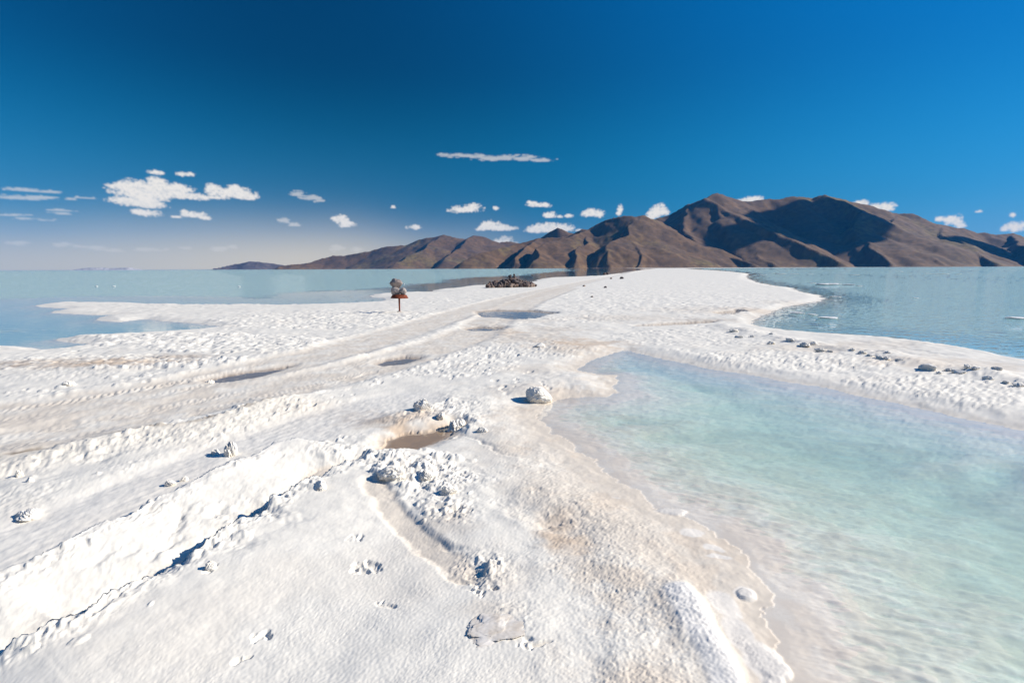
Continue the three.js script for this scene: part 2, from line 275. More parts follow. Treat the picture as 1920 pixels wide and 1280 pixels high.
for (const [x, z, a, b, n, r0, r1, s] of [[-1.151,-7.033,100,30,260,0.015,0.085,11],[-1.729,-6.906,60,20,160,0.012,0.05,12],[-0.599,-6.169,50,26,160,0.012,0.06,13],[-0.717,-4.56,110,46,420,0.015,0.085,14],[-1.131,-4.819,60,30,160,0.012,0.06,15],[-0.508,-3.93,70,40,220,0.01,0.045,16],[-2.394,-6.196,70,24,160,0.012,0.05,17],[-2.851,-5.44,60,30,160,0.01,0.05,18],[-0.189,-3.063,60,40,160,0.008,0.035,19],[-3.035,-4.71,120,40,240,0.008,0.035,20],[-1.789,-3.942,90,40,160,0.008,0.03,21],[-0.003,-7.154,90,24,160,0.01,0.03,22]]) {
  const dep = -z, r = Math.hypot(x, z); lumpPatch(x, z, a * dep / 1066, b * r * dep / 1.75 / 1066, Math.round(n * 0.12), r0, r1, 0.7, s);
}
for (const [x, z, a, b, n, r0, r1, s] of [[8.8,-32.35,200,22,5200,0.05,0.22,31],[3.64,-24.19,90,10,900,0.03,0.16,32],[21.14,-66.5,120,8,900,0.08,0.3,33],[-6.273,-19.61,220,16,2600,0.03,0.13,34],[-8.674,-13.9,200,10,1500,0.03,0.14,35],[-6.212,-12.86,160,14,1800,0.025,0.12,36],[-7.5,-10.38,260,12,1900,0.02,0.1,37],[-3.723,-30.63,160,7,900,0.04,0.16,38],[4.334,-13.48,160,14,1600,0.02,0.06,39],[5.314,-10.35,190,18,2600,0.015,0.05,40],[5.798,-7.667,170,26,2600,0.012,0.04,41],[-0.901,-10.51,120,30,900,0.012,0.05,42],[0.448,-11.84,120,16,1200,0.015,0.05,43],[-15.49,-27.08,200,4,900,0.05,0.16,44],[0.333,-4.319,170,60,700,0.006,0.018,45],[0.542,-3.237,150,90,700,0.005,0.016,46],[0.193,-5.084,110,30,300,0.006,0.018,47],[2.175,-19.22,120,8,700,0.03,0.1,48]]) {
  const dep = -z, r = Math.hypot(x, z); lumpPatch(x, z, a * dep / 1066, b * r * dep / 1.75 / 1066, n, r0, r1, z > -20 && z < -6 ? 0.62 : 0.36, s);
}

// crumbling ground: x, z, half-width, half-depth, strength
const crumbly = [[-1.056,-6.842,130,34,1],[-1.666,-6.648,90,26,0.7],[-0.539,-6.168,60,28,1],[-0.708,-4.5,130,52,1],[-1.116,-4.752,70,34,0.9],[-0.459,-3.84,80,44,0.7],[-2.465,-6.307,90,34,0.6],[-2.757,-5.356,70,30,0.6],[-0.157,-3.035,80,60,0.7],[-2.951,-4.646,130,40,0.5],[-1.769,-3.897,90,36,0.35],[-1.592,-5.107,80,30,0.7],[-0.006,-2.576,60,60,0.4],[-7.286,-9.094,200,14,0.8],[-6.171,-10.64,160,10,0.9],[-4.514,-11.61,120,10,0.7],[-3.588,-4.053,120,40,0.4],[-4.41,-6.951,200,14,0.5],[-1.44,-9.434,110,20,0.35],[0.599,-12.66,120,16,0.6],[5.466,-10.66,260,20,0.7],[6.125,-8.008,220,34,0.7],[4.862,-15.14,160,10,0.6],[6.712,-32.52,200,24,0.5],[-5.712,-19.59,260,20,0.6],[-8.674,-13.9,240,14,0.6]].map(([x, z, a, b, k]) => { const dep = -z, r = Math.hypot(x, z); return [x, z, a * dep / 1066, b * r * dep / 1.75 / 1066, k]; });
const puffy = (x, z, f, s) => 0.32 - Math.abs(noise(x * f, z * f, s)) * 1.5;
const crusts = [[1.191,-3.557,26,9,0.006],[1.275,-3.349,22,7,0.006],[1.26,-3.244,30,6,0.005],[1.23,-2.85,26,14,0.022],[1.099,-2.744,34,30,0.012],[1.083,-2.528,36,36,0.012],[1.132,-2.324,52,52,0.014],[1.131,-3.913,34,8,0.006],[0.861,-4.207,30,10,0.008]].map(([x, z, a, b, k]) => { const dep = -z, r = Math.hypot(x, z); return [x, z, a * dep / 1066, b * r * dep / 1.75 / 1066, k]; });
// hollows and old footprints in the slab and the crust
for (const [x, z, w, n, s] of [[-1.162,-2.42,22,9,1],[-1.168,-2.267,16,6,2],[-1.64,-2.896,16,4,3],[-0.822,-3.023,22,22,4],[-0.985,-3.382,16,12,5],[-0.661,-2.711,18,10,6],[-2.131,-4.968,30,14,7],[-2.477,-6.421,46,26,8],[-2.31,-4.833,30,14,9],[-2.469,-3.613,40,12,10],[-0.526,-4.44,40,14,11],[-0.335,-3.712,30,9,12],[0.091,-2.383,26,12,13],[-0.175,-2.801,34,14,14],[-2.129,-6.913,40,18,15],[-2.109,-9.21,50,18,16],[-1.001,-10.51,60,22,17],[-6.539,-13.83,120,60,18],[-7.803,-12.48,120,50,19],[-4.78,-19.55,120,50,20],[-0.271,-9.407,70,24,21],[10.28,-32.24,160,60,22],[5.811,-32.59,120,50,23]]) {
  const R = rng(900 + s), dep = -z, r = Math.hypot(x, z);
  for (let k = 0; k < n; k++) { const q = Math.sqrt(R()), a = R() * 6.283, w2 = (0.008 + 0.03 * R() * R()) * (0.6 + r * 0.13); lump(x + Math.cos(a) * q * w * dep / 1066, z + Math.sin(a) * q * w * 0.6 * r * dep / 1.75 / 1066, w2, -w2 * (0.5 + 0.5 * R())); }
}
const TONES = [[0.785, 0.735, 0.635], [0.66, 0.575, 0.465], [0.60, 0.45, 0.31], [0.42, 0.345, 0.275]];
const out = { h: 0, r: 0, g: 0, b: 0, wet: 0 };
function surface(x, z, cell) {
  const r = Math.hypot(x, z);
  // how far from the water
  const wob = (noise(x * 1.9, z * 1.9, 3) * 0.12 + noise(x * 5, z * 5, 4) * 0.06 + noise(x * 13, z * 13, 6) * 0.03 + (r < 12 ? noise(x * 34, z * 34, 8) * 0.014 : 0)) + (r > 12 ? noise(x * 0.45, z * 0.45, 5) * Math.min(1.2, 0.012 * r) : 0);
  const dl = leftLake(x, z), dr = rightLake(x, z), dp = r < 26 ? pool(x, z) : 12;
  let dq = 9; if (r < 45) for (const q of puddles) { const v = q(x, z); if (v < dq) dq = v; }
  const sd0 = Math.min(dl, dr, dp), sd = sd0 + wob * (dp < 2 && r < 8 ? 1.25 : 1);
  const pd = dq + wob * 0.8;
  // general level of the flat
  const fineFade = clamp(0.03 / cell), midFade = clamp(0.12 / cell);
  let level = 0.075 + 0.03 * fbm(x * 0.5, z * 0.5, 3, 7) + 0.02 * fbm(x * 1.7, z * 1.7, 3, 9) + 0.22 * ss(40, 260, r);
  let grain = 1, dirt = 0, edge = 0; const pdRaw = pd;
  let cr = TONES[0][0], cg = TONES[0][1], cb = TONES[0][2];
  const tint = (t, k) => { const T = TONES[t]; cr = mix(cr, T[0], k); cg = mix(cg, T[1], k); cb = mix(cb, T[2], k); };

  // stained patches
  const n1 = fbm(x * 2.2, z * 2.2, 3, 51), n2 = fbm(x * 7, z * 7, 3, 53);
  for (const p of patchRows) {
    const u = (x - p[0]) / p[2], v = (z - p[1]) / p[3], q = u * u + v * v;
    if (q < 3) tint(p[4], clamp(p[5] * ss(1.15, 0.1, Math.sqrt(q) * 0.8 + n1 * 0.55 + n2 * 0.42)));
  }
  const mott = fbm(x * 0.9, z * 0.9, 4, 57);
  tint(1, 0.22 * ss(0.05, 0.5, mott) * ss(60, 20, r));

  // the two lanes of the track and the old lane in front
  let lane = 0;
  for (const [L, hw, y, soft] of [[laneA, 0.62, 0.05, 0.34], [laneB, 0.58, 0.045, 0.30], [laneC, 0.40, 0.055, 0.2]]) {
    const widen = L === laneC ? 1 : 1 + ss(12, 40, r) * 0.35;
    if (r > 420 || !near(L, x, z, 2.4)) continue;
    const t = Math.abs(hit.d + noise(hit.t * 0.8, 2, 61) * 0.12) / widen, bed = ss(hw + soft, hw - 0.05, t);
    const berm = Math.exp(-Math.pow((t - hw - 0.24) / 0.2, 2)) * (0.5 + 0.9 * noise(hit.t * 1.3, hit.d > 0 ? 4 : 9, 63));
    if (L !== laneC) level += 0.022 * berm * ss(60, 20, r);
    let tread = 0;
    if (cell < 0.05 && L !== laneC) {
      for (const off of [-0.26, 0.22]) {
        const w = (hit.d - off * 1.2) / 0.14;
        if (Math.abs(w) < 1) { const ph = hit.t / 0.085 + Math.abs(w) * 0.9; tread += (Math.sin(ph * 2 * Math.PI) > 0 ? 0.5 : -0.5) * ss(1, 0.8, Math.abs(w)) * 0.013 - 0.004; }
      }
      tread *= clamp(0.35 + 1.6 * noise(hit.t * 0.45, hit.d * 1.2, 65), 0, 1.1);
    } else if (L === laneC) tread = 0.004 * noise(hit.d * 17, hit.t * 1.7, 66) + 0.003 * noise(hit.d * 40, hit.t * 6, 64);
    level = mix(level, y + 0.015 * noise(x * 0.8, z * 0.8, 67) + 0.012 * Math.max(0, fbm(x * 3.1, z * 3.1, 3, 121)) * midFade + 0.006 * fbm(x * 12, z * 12, 2, 122) * midFade + tread, bed * (0.8 + 0.15 * ss(-0.2, 0.2, n1)));
    tint(1, bed * (L === laneC ? 0.1 : 0.85) * clamp(0.7 + 1.1 * n1 + 0.5 * n2, 0.1, 1) * ss(200, 30, r));
    if (L === laneC) { cr = mix(cr, 0.72, 0.4 * bed); cg = mix(cg, 0.685, 0.4 * bed); cb = mix(cb, 0.62, 0.4 * bed); }
    grain = mix(grain, 0.55, bed); lane = Math.max(lane, bed);
  }

  // the near trench: slab with a broken lip, bright slope, crumbly crest
  if (r < 9) {
    if (near(soilLip, x, z, 1.3)) {
      const d = hit.d + noise(hit.t * 3, 1, 68) * 0.06, along = ss(0, 0.5, hit.t) * ss(soilLip.len, soilLip.len - 0.8, hit.t);
      if (d < 0) { level += along * (0.07 * ss(-0.75, -0.02, d) * (1 - lane * 0.3)); }
      else { level += along * 0.06 * ss(0.6, 0.0, d); }
      edge = Math.max(edge, along * 0.55 * ss(0.6, 0.1, Math.abs(d + 0.35)));
      const s = along * ss(0.075, 0.02, Math.abs(d + 0.05) + n2 * 0.06) * ss(-0.3, 0.05, noise(hit.t * 2.1, 7, 69)); dirt = Math.max(dirt, s * 1.3);
      if (d < 0) { cr = mix(cr, 0.80, along * 0.6 * ss(-1.1, -0.1, d)); cg = mix(cg, 0.72, along * 0.6 * ss(-1.1, -0.1, d)); cb = mix(cb, 0.585, along * 0.6 * ss(-1.1, -0.1, d)); }
    }
    const nl = near(lip, x, z, 2.6), dLip = hit.d, tLip = hit.t;
    if (nl) {
      const along = ss(-0.1, 0.4, tLip) * ss(lip.len + 0.02, lip.len - 0.25, tLip);
      const jag = noise(tLip * 5, 3, 72) * 0.05 + noise(tLip * 17, 5, 73) * 0.022 + noise(x * 34, z * 34, 74) * 0.008;
      const d = dLip + jag;
      const nc = near(crest, x, z, 2.6), dc = nc ? hit.d + noise(hit.t * 4, 3, 75) * 0.05 : 2.6;
      edge = Math.max(edge, along * Math.max(0.75 * ss(0.20, 0.03, -d) * (d < 0 ? 1 : 0), 0.9 * ss(0.2, 0.02, Math.abs(dc)), d > 0 && dc < 0 ? 0.12 : 0));
      if (d < 0) level = mix(level, 0.145 - 0.045 * ss(0, 1.2, -d) - 0.055 * ss(0.12, 0.0, -d) * ss(-0.05, 0.35, noise(tLip * 2.6, 5, 117)) + 0.02 * Math.exp(d / 0.06) * (0.4 + noise(tLip * 9, 1, 76)) + 0.004 * noise(x * 9, z * 9, 77), along * ss(1.3, 0.25, -d)), grain *= mix(1, 0.3, along * ss(1.2, 0.2, -d));
      else if (dc < 0) {
        const gap = 0.08 + 0.22 * ss(-0.15, 0.3, noise(tLip * 1.7, 6, 71)), f = Math.max(0, d - gap) / (Math.max(0, d - gap) - dc + 1e-4);
        const deep = 0.004 + 0.03 * noise(tLip * 2.2, 4, 78);
        level = mix(level, deep + (0.175 + 0.05 * noise(tLip * 1.6, 8, 79)) * Math.pow(f, 0.82) + 0.007 * ridged(x * 3.2, z * 3.2, 3, 80), along * ss(0.0, 0.02 + 0.09 * ss(-0.1, 0.3, noise(tLip * 3.1, 9, 118)), d));
        if (f < 0.12) tint(2, 0.4 * along * ss(0.12, 0, f));
      } else level += along * 0.12 * ss(0.16, 0.0, dc + n2 * 0.08);
    }
    if (near(groove, x, z, 0.2)) { const g = ss(0.13, 0.06, Math.abs(hit.d) + n2 * 0.03); level -= 0.02 * g; tint(1, g * 0.8); }
  }
  if (r > 6 && r < 40 && near(bankRidge, x, z, 1.2)) level += 0.05 * Math.exp(-hit.d * hit.d / 0.12) * (0.5 + noise(hit.t * 1.1, 2, 83)) * 2;

  // crust: coarse plates and cauliflower relief, then grain
  const rough = ss(-0.15, 0.3, fbm(x * 0.45, z * 0.45, 2, 84)) * 0.8 + 0.25;
  const crustZone = r < 7 && x > -0.4 ? ss(-0.4, 0.5, x + 0.25 * n1 - (z + 4.5) * 0.1) : 0;
  if (crustZone > 0) tint(1, crustZone * 0.85 * ss(-0.4, 0.3, n1 * 0.7 + n2 * 0.6)), fineFade > 0.2 && tint(1, crustZone * 0.5 * ss(0.05, 0.4, noise(x * 64, z * 64, 108)));
  level += grain * (0.012 * rough * midFade * fbm(x * 4.5, z * 4.5, 3, 85) + 0.5 * 0.03 * rough * midFade * Math.max(0, fbm(x * 2.6, z * 3.4, 3, 86) - 0.1));
  if (fineFade > 0.2) level += fineFade * ((0.3 + 0.7 * grain) * (0.0022 * noise(x * 62, z * 62, 87) + 0.0024 * noise(x * 118, z * 118, 81) * ss(-0.3, 0.3, n1)) + 0.004 * (0.25 + crustZone) * (0.3 + rough * 0.5) * fbm(x * 26, z * 26, 2, 88) + crustZone * (0.008 * Math.max(0, fbm(x * 13, z * 13, 2, 89)) + 0.008 * Math.max(0, noise(x * 46, z * 46, 90)) - 0.010 * Math.max(0, noise(x * 64, z * 64, 108) - 0.12)));
  if (r < 45) { const rift = ss(0.80, 0.97, 1 - 2 * Math.abs(noise(x * 1.1 + 0.4 * n1, z * 0.8, 109))) * ss(0.1, 0.35, noise(x * 0.7, z * 0.7, 110)) * (1 - lane); level -= Math.min(0.03, Math.max(0, level - 0.01)) * rift * (0.5 + n2); }
  let crumb = 0;
  if (r < 60) for (const c of crumbly) { const u = (x - c[0]) / c[2], v = (z - c[1]) / c[3], q = u * u + v * v; if (q < 1.6) crumb = Math.max(crumb, c[4] * ss(1.15, 0.25, Math.sqrt(q) + n1 * 0.5)); }
  crumb = Math.max(crumb, edge) * (1 - lane) * ss(-0.02, 0.25, Math.min(pdRaw, 0.25));
  if (crumb > 0.02) {
    const wx2 = x + 0.05 * noise(x * 5, z * 5, 111), wz2 = z + 0.05 * noise(x * 5 + 3, z * 5, 112), big = clamp(0.09 / cell), mid = clamp(0.04 / cell), sml = clamp(0.018 / cell);
    level += crumb * (r > 12 ? 0.6 : 0.82) * (big * 0.05 * (0.4 + 0.9 * ss(-0.2, 0.4, n1)) * puffy(wx2, wz2, 6.5, 113) + mid * 0.030 * puffy(wx2, wz2, 15, 114) + sml * 0.017 * puffy(x, z, 34, 115) + sml * 0.008 * puffy(x, z, 70, 116) + 0.012);
    level = Math.max(level, 0.012);
  }
  // lumps
  const cellLumps = lumpMap.get(Math.floor(x / lumpCell) * 100003 + Math.floor(z / lumpCell));
  if (cellLumps) {
    const lx = x + 0.022 * noise(x * 21, z * 21, 94) * fineFade + 0.06 * noise(x * 7, z * 7, 98), lz = z + 0.022 * noise(x * 21 + 5, z * 21, 94) * fineFade + 0.06 * noise(x * 7 + 5, z * 7, 98);
    let top = 0, more = 0, pit = 0;
    for (let k = 0; k < cellLumps.length; k += 4) {
      const dx = lx - cellLumps[k], dz = lz - cellLumps[k + 1], R = cellLumps[k + 2], q = (dx * dx + dz * dz) / (R * R);
      if (q < 1) { const w = cellLumps[k + 3] * Math.pow(1 - q, 0.55); if (w < 0) pit = Math.min(pit, w); else if (w > top) { more += top * 0.25; top = w; } else more += w * 0.25; }
    }
    const v = (top + more) * (1 - lane * 0.92) * (r > 12 ? 0.42 : 0.8) * ss(0, 0.2, sd);
    level += Math.max(pit, 0.006 - level) * (1 - lane); level += v * (0.85 + 0.5 * noise(x * 40, z * 40, 91));
    if (v > 0.012) { const w = 0.5 * ss(0.012, 0.05, v); cr = mix(cr, 0.79, w); cg = mix(cg, 0.75, w); cb = mix(cb, 0.67, w); }
  }
  if (dirt > 0) { const k = clamp(dirt * (0.5 + n2)); cr = mix(cr, 0.2, k); cg = mix(cg, 0.14, k); cb = mix(cb, 0.09, k); }
  // the gravel embankment far along the causeway
  if (r > 60 && near(causeway, x, z, 16)) { const w = 2.2 + r * 0.004, k = ss(w + 1, w - 0.6, Math.abs(hit.d) + n1) * ss(130, 260, r); level += k * 0.45; cr = mix(cr, 0.26, k * 0.9); cg = mix(cg, 0.20, k * 0.9); cb = mix(cb, 0.16, k * 0.9); }

  // shore: land rises from the water, bed falls away under it
  const shoreW = sd0 === dp ? (r < 7.5 ? 0.8 : 0.6) : 0.35 + Math.min(1.5, r * 0.012);
  let h;
  if (sd > 0) {
    h = 0.001 + level * ss(-0.05, shoreW, sd) + 0.010 * Math.exp(-Math.pow((sd - 0.16) / 0.08, 2)) * clamp(noise(x * 5, z * 5, 92) + 0.4) * ss(25, 8, r);
    const beach = sd0 === dp && (r < 7.5 || x < 2) ? 1 : 0;
    const w = beach ? 0.95 * ss(0.5, 0.02, sd + n2 * 0.3 + n1 * 0.25) : ss(0.34, 0.0, sd + n2 * 0.16) * (sd0 === dp ? 0.55 : sd0 === dr ? 0.5 : 0.15);
    tint(1, w); if (beach) tint(2, 0.22 * ss(0.1, 0.45, n1 + n2 * 0.4) * ss(1.2, 0.3, sd));
  } else {
    const d = -sd;
    if (sd0 === dp) {
      h = -0.28 * (1 - Math.exp(-Math.pow(d / 2.7, 1.35))) - 0.004 * ss(0, 0.3, d) + 0.045 * ss(0.25, 1.6, d) * ridgeBed(x, z);
      h += ss(0, 0.4, d) * (0.014 * fbm((x + 0.3 * z) * 4, (z - 0.25 * x) * 14, 3, 99) + (r < 9 ? 0.005 * noise((x + 0.3 * z) * 14, (z - 0.25 * x) * 46, 100) : 0));
      h = Math.min(h, -0.003);
      tint(1, 0.32 * ss(0.8, 0.05, d + n1 * 0.4));
    } else {
      h = -0.5 * (1 - Math.exp(-d / (sd0 === dr ? 3.2 : 4.5))) - 0.01;
      tint(1, 0.5 * ss(3, 0.2, d));
    }
  }
  if (pd < 0.5 && sd > -0.1) {
    const pit = pd === dq + wob * 0.8 ? pd : pd;
    const e = ss(0.22, -0.02, pit);
    h = mix(h, pit > 0 ? (x > 4 ? Math.min(h, 0.03) : 0.012) : -0.004 - 0.012 * ss(0, 0.35, -pit), e);
    tint(r < 7 ? 2 : 3, 0.75 * ss(0.2, -0.05, pit + n2 * 0.08)); if (pit < 0.05) { const k = ss(0.05, -0.08, pit) * (x > 4 ? 0.25 : 1); cr = mix(cr, r < 7 ? 0.34 : 0.26, k); cg = mix(cg, r < 7 ? 0.23 : 0.20, k); cb = mix(cb, r < 7 ? 0.135 : 0.155, k); }
  }
  if (r < 4.2) {
    if (near(finger, x, z, 0.5)) {                            // the long white finger of salt at the pool's edge
      const d = hit.d + 0.03 * n1 + 0.012 * n2, g = (d > 0 ? ss(0.085 + 0.03 * noise(hit.t * 4, 1, 82), 0.0, d) : ss(0.24, 0.0, -d)) * ss(-0.02, 0.12, hit.t);
      h += 0.034 * g + 0.004 * g * noise(x * 60, z * 60, 119); const k = ss(0.25, 0.7, g); cr = mix(cr, 0.78, k); cg = mix(cg, 0.735, k); cb = mix(cb, 0.66, k);
    }
    for (const c of crusts) {                                 // low pans of crust awash in the shallows
      const u = (x - c[0] + 0.05 * n1) / c[2], v = (z - c[1] + 0.04 * n2) / c[3], q = u * u + v * v + n2 * 0.5;
      if (q < 1) { const k = ss(1, 0.55, q); h = Math.max(h, mix(h, 0.006 + c[4] * ss(1, 0.1, q) + 0.003 * noise(x * 70, z * 70, 120), k)); cr = mix(cr, 0.76, k); cg = mix(cg, 0.70, k); cb = mix(cb, 0.61, k); }
    }
  }
  // small difference in tone from grain to grain
  const sp = 1 + 0.045 * noise(x * 43, z * 43, 93) * fineFade + 0.05 * n2 + 0.03 * mott;
  out.h = h; out.r = clamp(cr * sp, 0.02, 0.86); out.g = clamp(cg * sp, 0.02, 0.85); out.b = clamp(cb * sp, 0.02, 0.83);
}
function ridgeBed(x, z) {                                    // low silt ripples on the floor of the pool
  const w = fbm(x * 0.5, z * 0.5, 2, 95) * 1.6;
  return 0.75 * Math.sin((z * 0.95 + x * 0.35) * 6.5 + w * 3.4) * clamp(0.45 + 1.1 * noise(x * 0.5, z * 0.5, 96)) + 0.45 * fbm(x * 1.1 + z * 0.5, z * 3.6, 3, 97);
}

// ---------------------------------------------------------------- salt flat: one sheet, finest at the standpoint
const rowsR = [];
{
  const put = (a, b, n) => { for (let k = 0; k < n; k++) rowsR.push(1.75 / Math.tan(mix(a, b, k / n) * rad)); };
  rowsR.push(0.4, 0.8); put(60, 42, 40); put(42, 8, 430); put(8, 2, 270); put(2, 0.5, 110); put(0.5, 0.06, 46); rowsR.push(1700, 2200, 3000, 4200);
}
const saltMaterial = new THREE.MeshStandardMaterial({ vertexColors: true, roughness: 0.82, metalness: 0 });
{
  const cols = 1180, span = 1.12, rows = rowsR.length, P = new Float32Array(cols * rows * 3), C = new Float32Array(cols * rows * 3);
  for (let j = 0; j < rows; j++) {
    const r = rowsR[j], cell = Math.max(r * 2 * span / cols, j ? (r - rowsR[j - 1]) * 0.5 : 0.3);
    for (let i = 0; i < cols; i++) {
      const a = (i / (cols - 1) * 2 - 1) * span, x = Math.sin(a) * r, z = -Math.cos(a) * r, k = (j * cols + i) * 3;
      surface(x, z, cell);
      P[k] = x; P[k + 1] = out.h; P[k + 2] = z; C[k] = out.r; C[k + 1] = out.g; C[k + 2] = out.b;
    }
  }
  structure(gridMesh(P, C, cols, rows, saltMaterial), 'salt_flat', 'white salt flat with wheel tracks, berms and stained crust');
  // the rest of the flat, behind and beside the standpoint
  const c2 = 120, r2 = [0.4, 0.8, 1.4, 2, 3, 4.5, 7, 10, 15, 22, 35, 60, 120, 400, 1600, 4200], P2 = new Float32Array(c2 * r2.length * 3), C2 = new Float32Array(c2 * r2.length * 3);
  r2.forEach((r, j) => { for (let i = 0; i < c2; i++) {
    const a = span + (2 * Math.PI - 2 * span) * i / (c2 - 1), x = Math.sin(a) * r, z = -Math.cos(a) * r, k = (j * c2 + i) * 3;
    surface(x, z, 0.5); P2[k] = x; P2[k + 1] = out.h; P2[k + 2] = z; C2[k] = out.r; C2[k + 1] = out.g; C2[k + 2] = out.b;
  } });
  structure(gridMesh(P2, C2, c2, r2.length, saltMaterial), 'salt_ground', 'white salt ground behind the standpoint');
}
console.log('lumps', lumpCount);

// ---------------------------------------------------------------- water
const rippleMap = (() => {                                 // wind ripples, a tile of 8 m
  const n = 1024, hgt = new Float32Array(n * n), d = new Uint8Array(n * n * 4);
  const R = rng(9), waves = [];
  for (let k = 0; k < 130; k++) { const f = Math.exp(mix(Math.log(9), Math.log(110), R())), a = (R() + R() - 1) * 2.2 + 1.25; waves.push([Math.round(f * Math.cos(a)), Math.round(f * Math.sin(a)), R() * 6.283, 1 / Math.pow(f, 1.05)]); }
  const sn = new Float32Array(n); for (let i = 0; i < n; i++) sn[i] = Math.sin(i / n * 2 * Math.PI);
  const gx = new Float32Array(n * n), gy = new Float32Array(n * n);
  let sq = 0;
  for (const [kx, ky, ph, amp] of waves) { const p0 = Math.round(ph / 6.283 * n) + n / 4; for (let j = 0; j < n; j++) for (let i = 0; i < n; i++) { const c = sn[(((kx * i + ky * j + p0) % n) + n) % n] * amp; gx[j * n + i] += c * kx; gy[j * n + i] += c * ky; } }
  for (let i = 0; i < n * n; i++) sq += gx[i] * gx[i] + gy[i] * gy[i];
  const k = 0.26 / Math.sqrt(sq / (n * n));
  for (let i = 0; i < n * n; i++) { const x = -gx[i] * k, y = -gy[i] * k, l = Math.hypot(x, y, 1); d[4 * i] = clamp(x / l * 0.5 + 0.5) * 255; d[4 * i + 1] = clamp(y / l * 0.5 + 0.5) * 255; d[4 * i + 2] = clamp(1 / l * 0.5 + 0.5) * 255; d[4 * i + 3] = 255; }
  const t = new THREE.DataTexture(d, n, n); t.magFilter = t.minFilter = THREE.LinearFilter; t.wrapS = t.wrapT = THREE.RepeatWrapping; t.needsUpdate = true;
  return t;
})();
const RIPPLE = [0.02, 0.09, 0.3, 0.7, 1.25];               // from sheltered to open water
const waterLevels = RIPPLE.map((k, i) => new THREE.MeshPhysicalMaterial({ color: 0xffffff, specularIntensity: [1, 1, 0.85, 0.6, 0.55][i], transmission: 1, thickness: 0, roughness: 0.02, ior: 1.333, normalMap: rippleMap, normalScale: new THREE.Vector2(k, k) }));
const water = waterLevels[3];
{
  const cols = 560, rows = 330, span = 1.2, P = new Float32Array(cols * rows * 3), N = new Float32Array(cols * rows * 3), UV = new Float32Array(cols * rows * 2), AMP = new Float32Array(cols * rows);
  for (let j = 0; j < rows; j++) {
    const dep = mix(44, 0.0, Math.pow(j / (rows - 1), 0.8)), r = j === rows - 1 ? 9500 : Math.min(8000, 1.75 / Math.tan(Math.max(dep, 0.013) * rad)) + j * 0.01;
    for (let i = 0; i < cols; i++) {
      const a = (i / (cols - 1) * 2 - 1) * span, x = Math.sin(a) * r, z = -Math.cos(a) * r, v = j * cols + i, k = v * 3;
      P[k] = x; P[k + 1] = 0; P[k + 2] = z; N[k + 1] = 1; UV[v * 2] = x / 8; UV[v * 2 + 1] = -z / 8;
      const dl = leftLake(x, z), dr = rightLake(x, z);
      let amp = 0.2;
      if (dr < 0.5) amp = 1.5 + 1.6 * ss(0, -4, dr) + 0.7 * noise(x * 0.02, z * 0.008, 105);
      else if (dl < 0.5) { const lee = -dl - (r > 20 ? 0.10 : 0.16) * r + 1.5 * noise(x * 0.05, z * 0.05, 104) * (1 + r * 0.02); amp = 0.0 + 3.8 * ss(0, 0.06 * r + 1, lee) + 0.4 * noise(x * 0.1, z * 0.1, 106); }
      else if (r < 26 && pool(x, z) < 0.5) amp = 0.6 + 0.6 * noise(x * 0.7, z * 0.7, 107);
      AMP[v] = amp;
    }
  }
  const surfaceMesh = gridMesh(P, null, cols, rows, waterLevels, N), geo = surfaceMesh.geometry, old = geo.index.array, tri = RIPPLE.map(() => []);
  geo.setAttribute('uv', new THREE.BufferAttribute(UV, 2));
  for (let t = 0; t < old.length; t += 3) { const q = clamp(Math.floor(AMP[old[t]] + hash(t, 3, 9) ), 0, RIPPLE.length - 1); tri[q].push(old[t], old[t + 1], old[t + 2]); }
  const idx = new Uint32Array(old.length); let at = 0;
  tri.forEach((a, q) => { geo.addGroup(at, a.length, q); idx.set(a, at); at += a.length; });
  geo.setIndex(new THREE.BufferAttribute(idx, 1));
  const lake = structure(surfaceMesh, 'lake_water', 'turquoise brine of the lakes and pools round the salt causeway');
  const ring = new THREE.RingGeometry(1, 4000, 96, 12, Math.PI / 2 + 1.2, 2 * Math.PI - 2.4); ring.rotateX(-Math.PI / 2);
  const back = new THREE.Mesh(ring, water); back.name = 'water_surface'; lake.add(back);
  // cloudy layers of brine: the deeper the water, the more of them light passes
  const levels = [0.02, 0.034, 0.052, 0.074, 0.10, 0.13, 0.165, 0.205, 0.25];
  const brineOf = (r, g, b, t) => new THREE.MeshPhysicalMaterial({ color: new THREE.Color().setRGB(r, g, b), transmission: t, thickness: 0, roughness: 0.0, ior: 1.333, specularIntensity: 0 });
  const poolBrine = brineOf(0.957, 0.987, 0.976, 0.94), lakeBrine = brineOf(0.946, 0.981, 0.983, 0.93);
  const ringAround = [[9.5, 3.5], [9.5, -5.2], [5.2, -6.7], [2.0, -9.6], [1.6, -11.1], [0.9, -9.6], [-0.6, -7.2], [0.2, -3.2], [0.6, 3.5]];   // round the pool, under dry ground
  for (const y of levels) {
    const big = new THREE.Shape(); big.absarc(0, 0, 4000, 0, 2 * Math.PI);
    const hole = new THREE.Path(), inner = new THREE.Shape();
    ringAround.forEach(([x, z], i) => { if (i) { hole.lineTo(x, -z); inner.lineTo(x, -z); } else { hole.moveTo(x, -z); inner.moveTo(x, -z); } });
    big.holes.push(hole);
    for (const [shape, m0] of [[big, lakeBrine], [inner, poolBrine]]) {
      const g = new THREE.ShapeGeometry(shape, 64); g.rotateX(-Math.PI / 2); g.translate(0, -y, 0);
      const m = new THREE.Mesh(g, m0); m.name = 'brine_layer'; m.castShadow = m.receiveShadow = true; lake.add(m);
    }
  }
  const floor = new THREE.RingGeometry(3900, 9600, 96, 2); floor.rotateX(-Math.PI / 2); floor.translate(0, -0.6, 0);
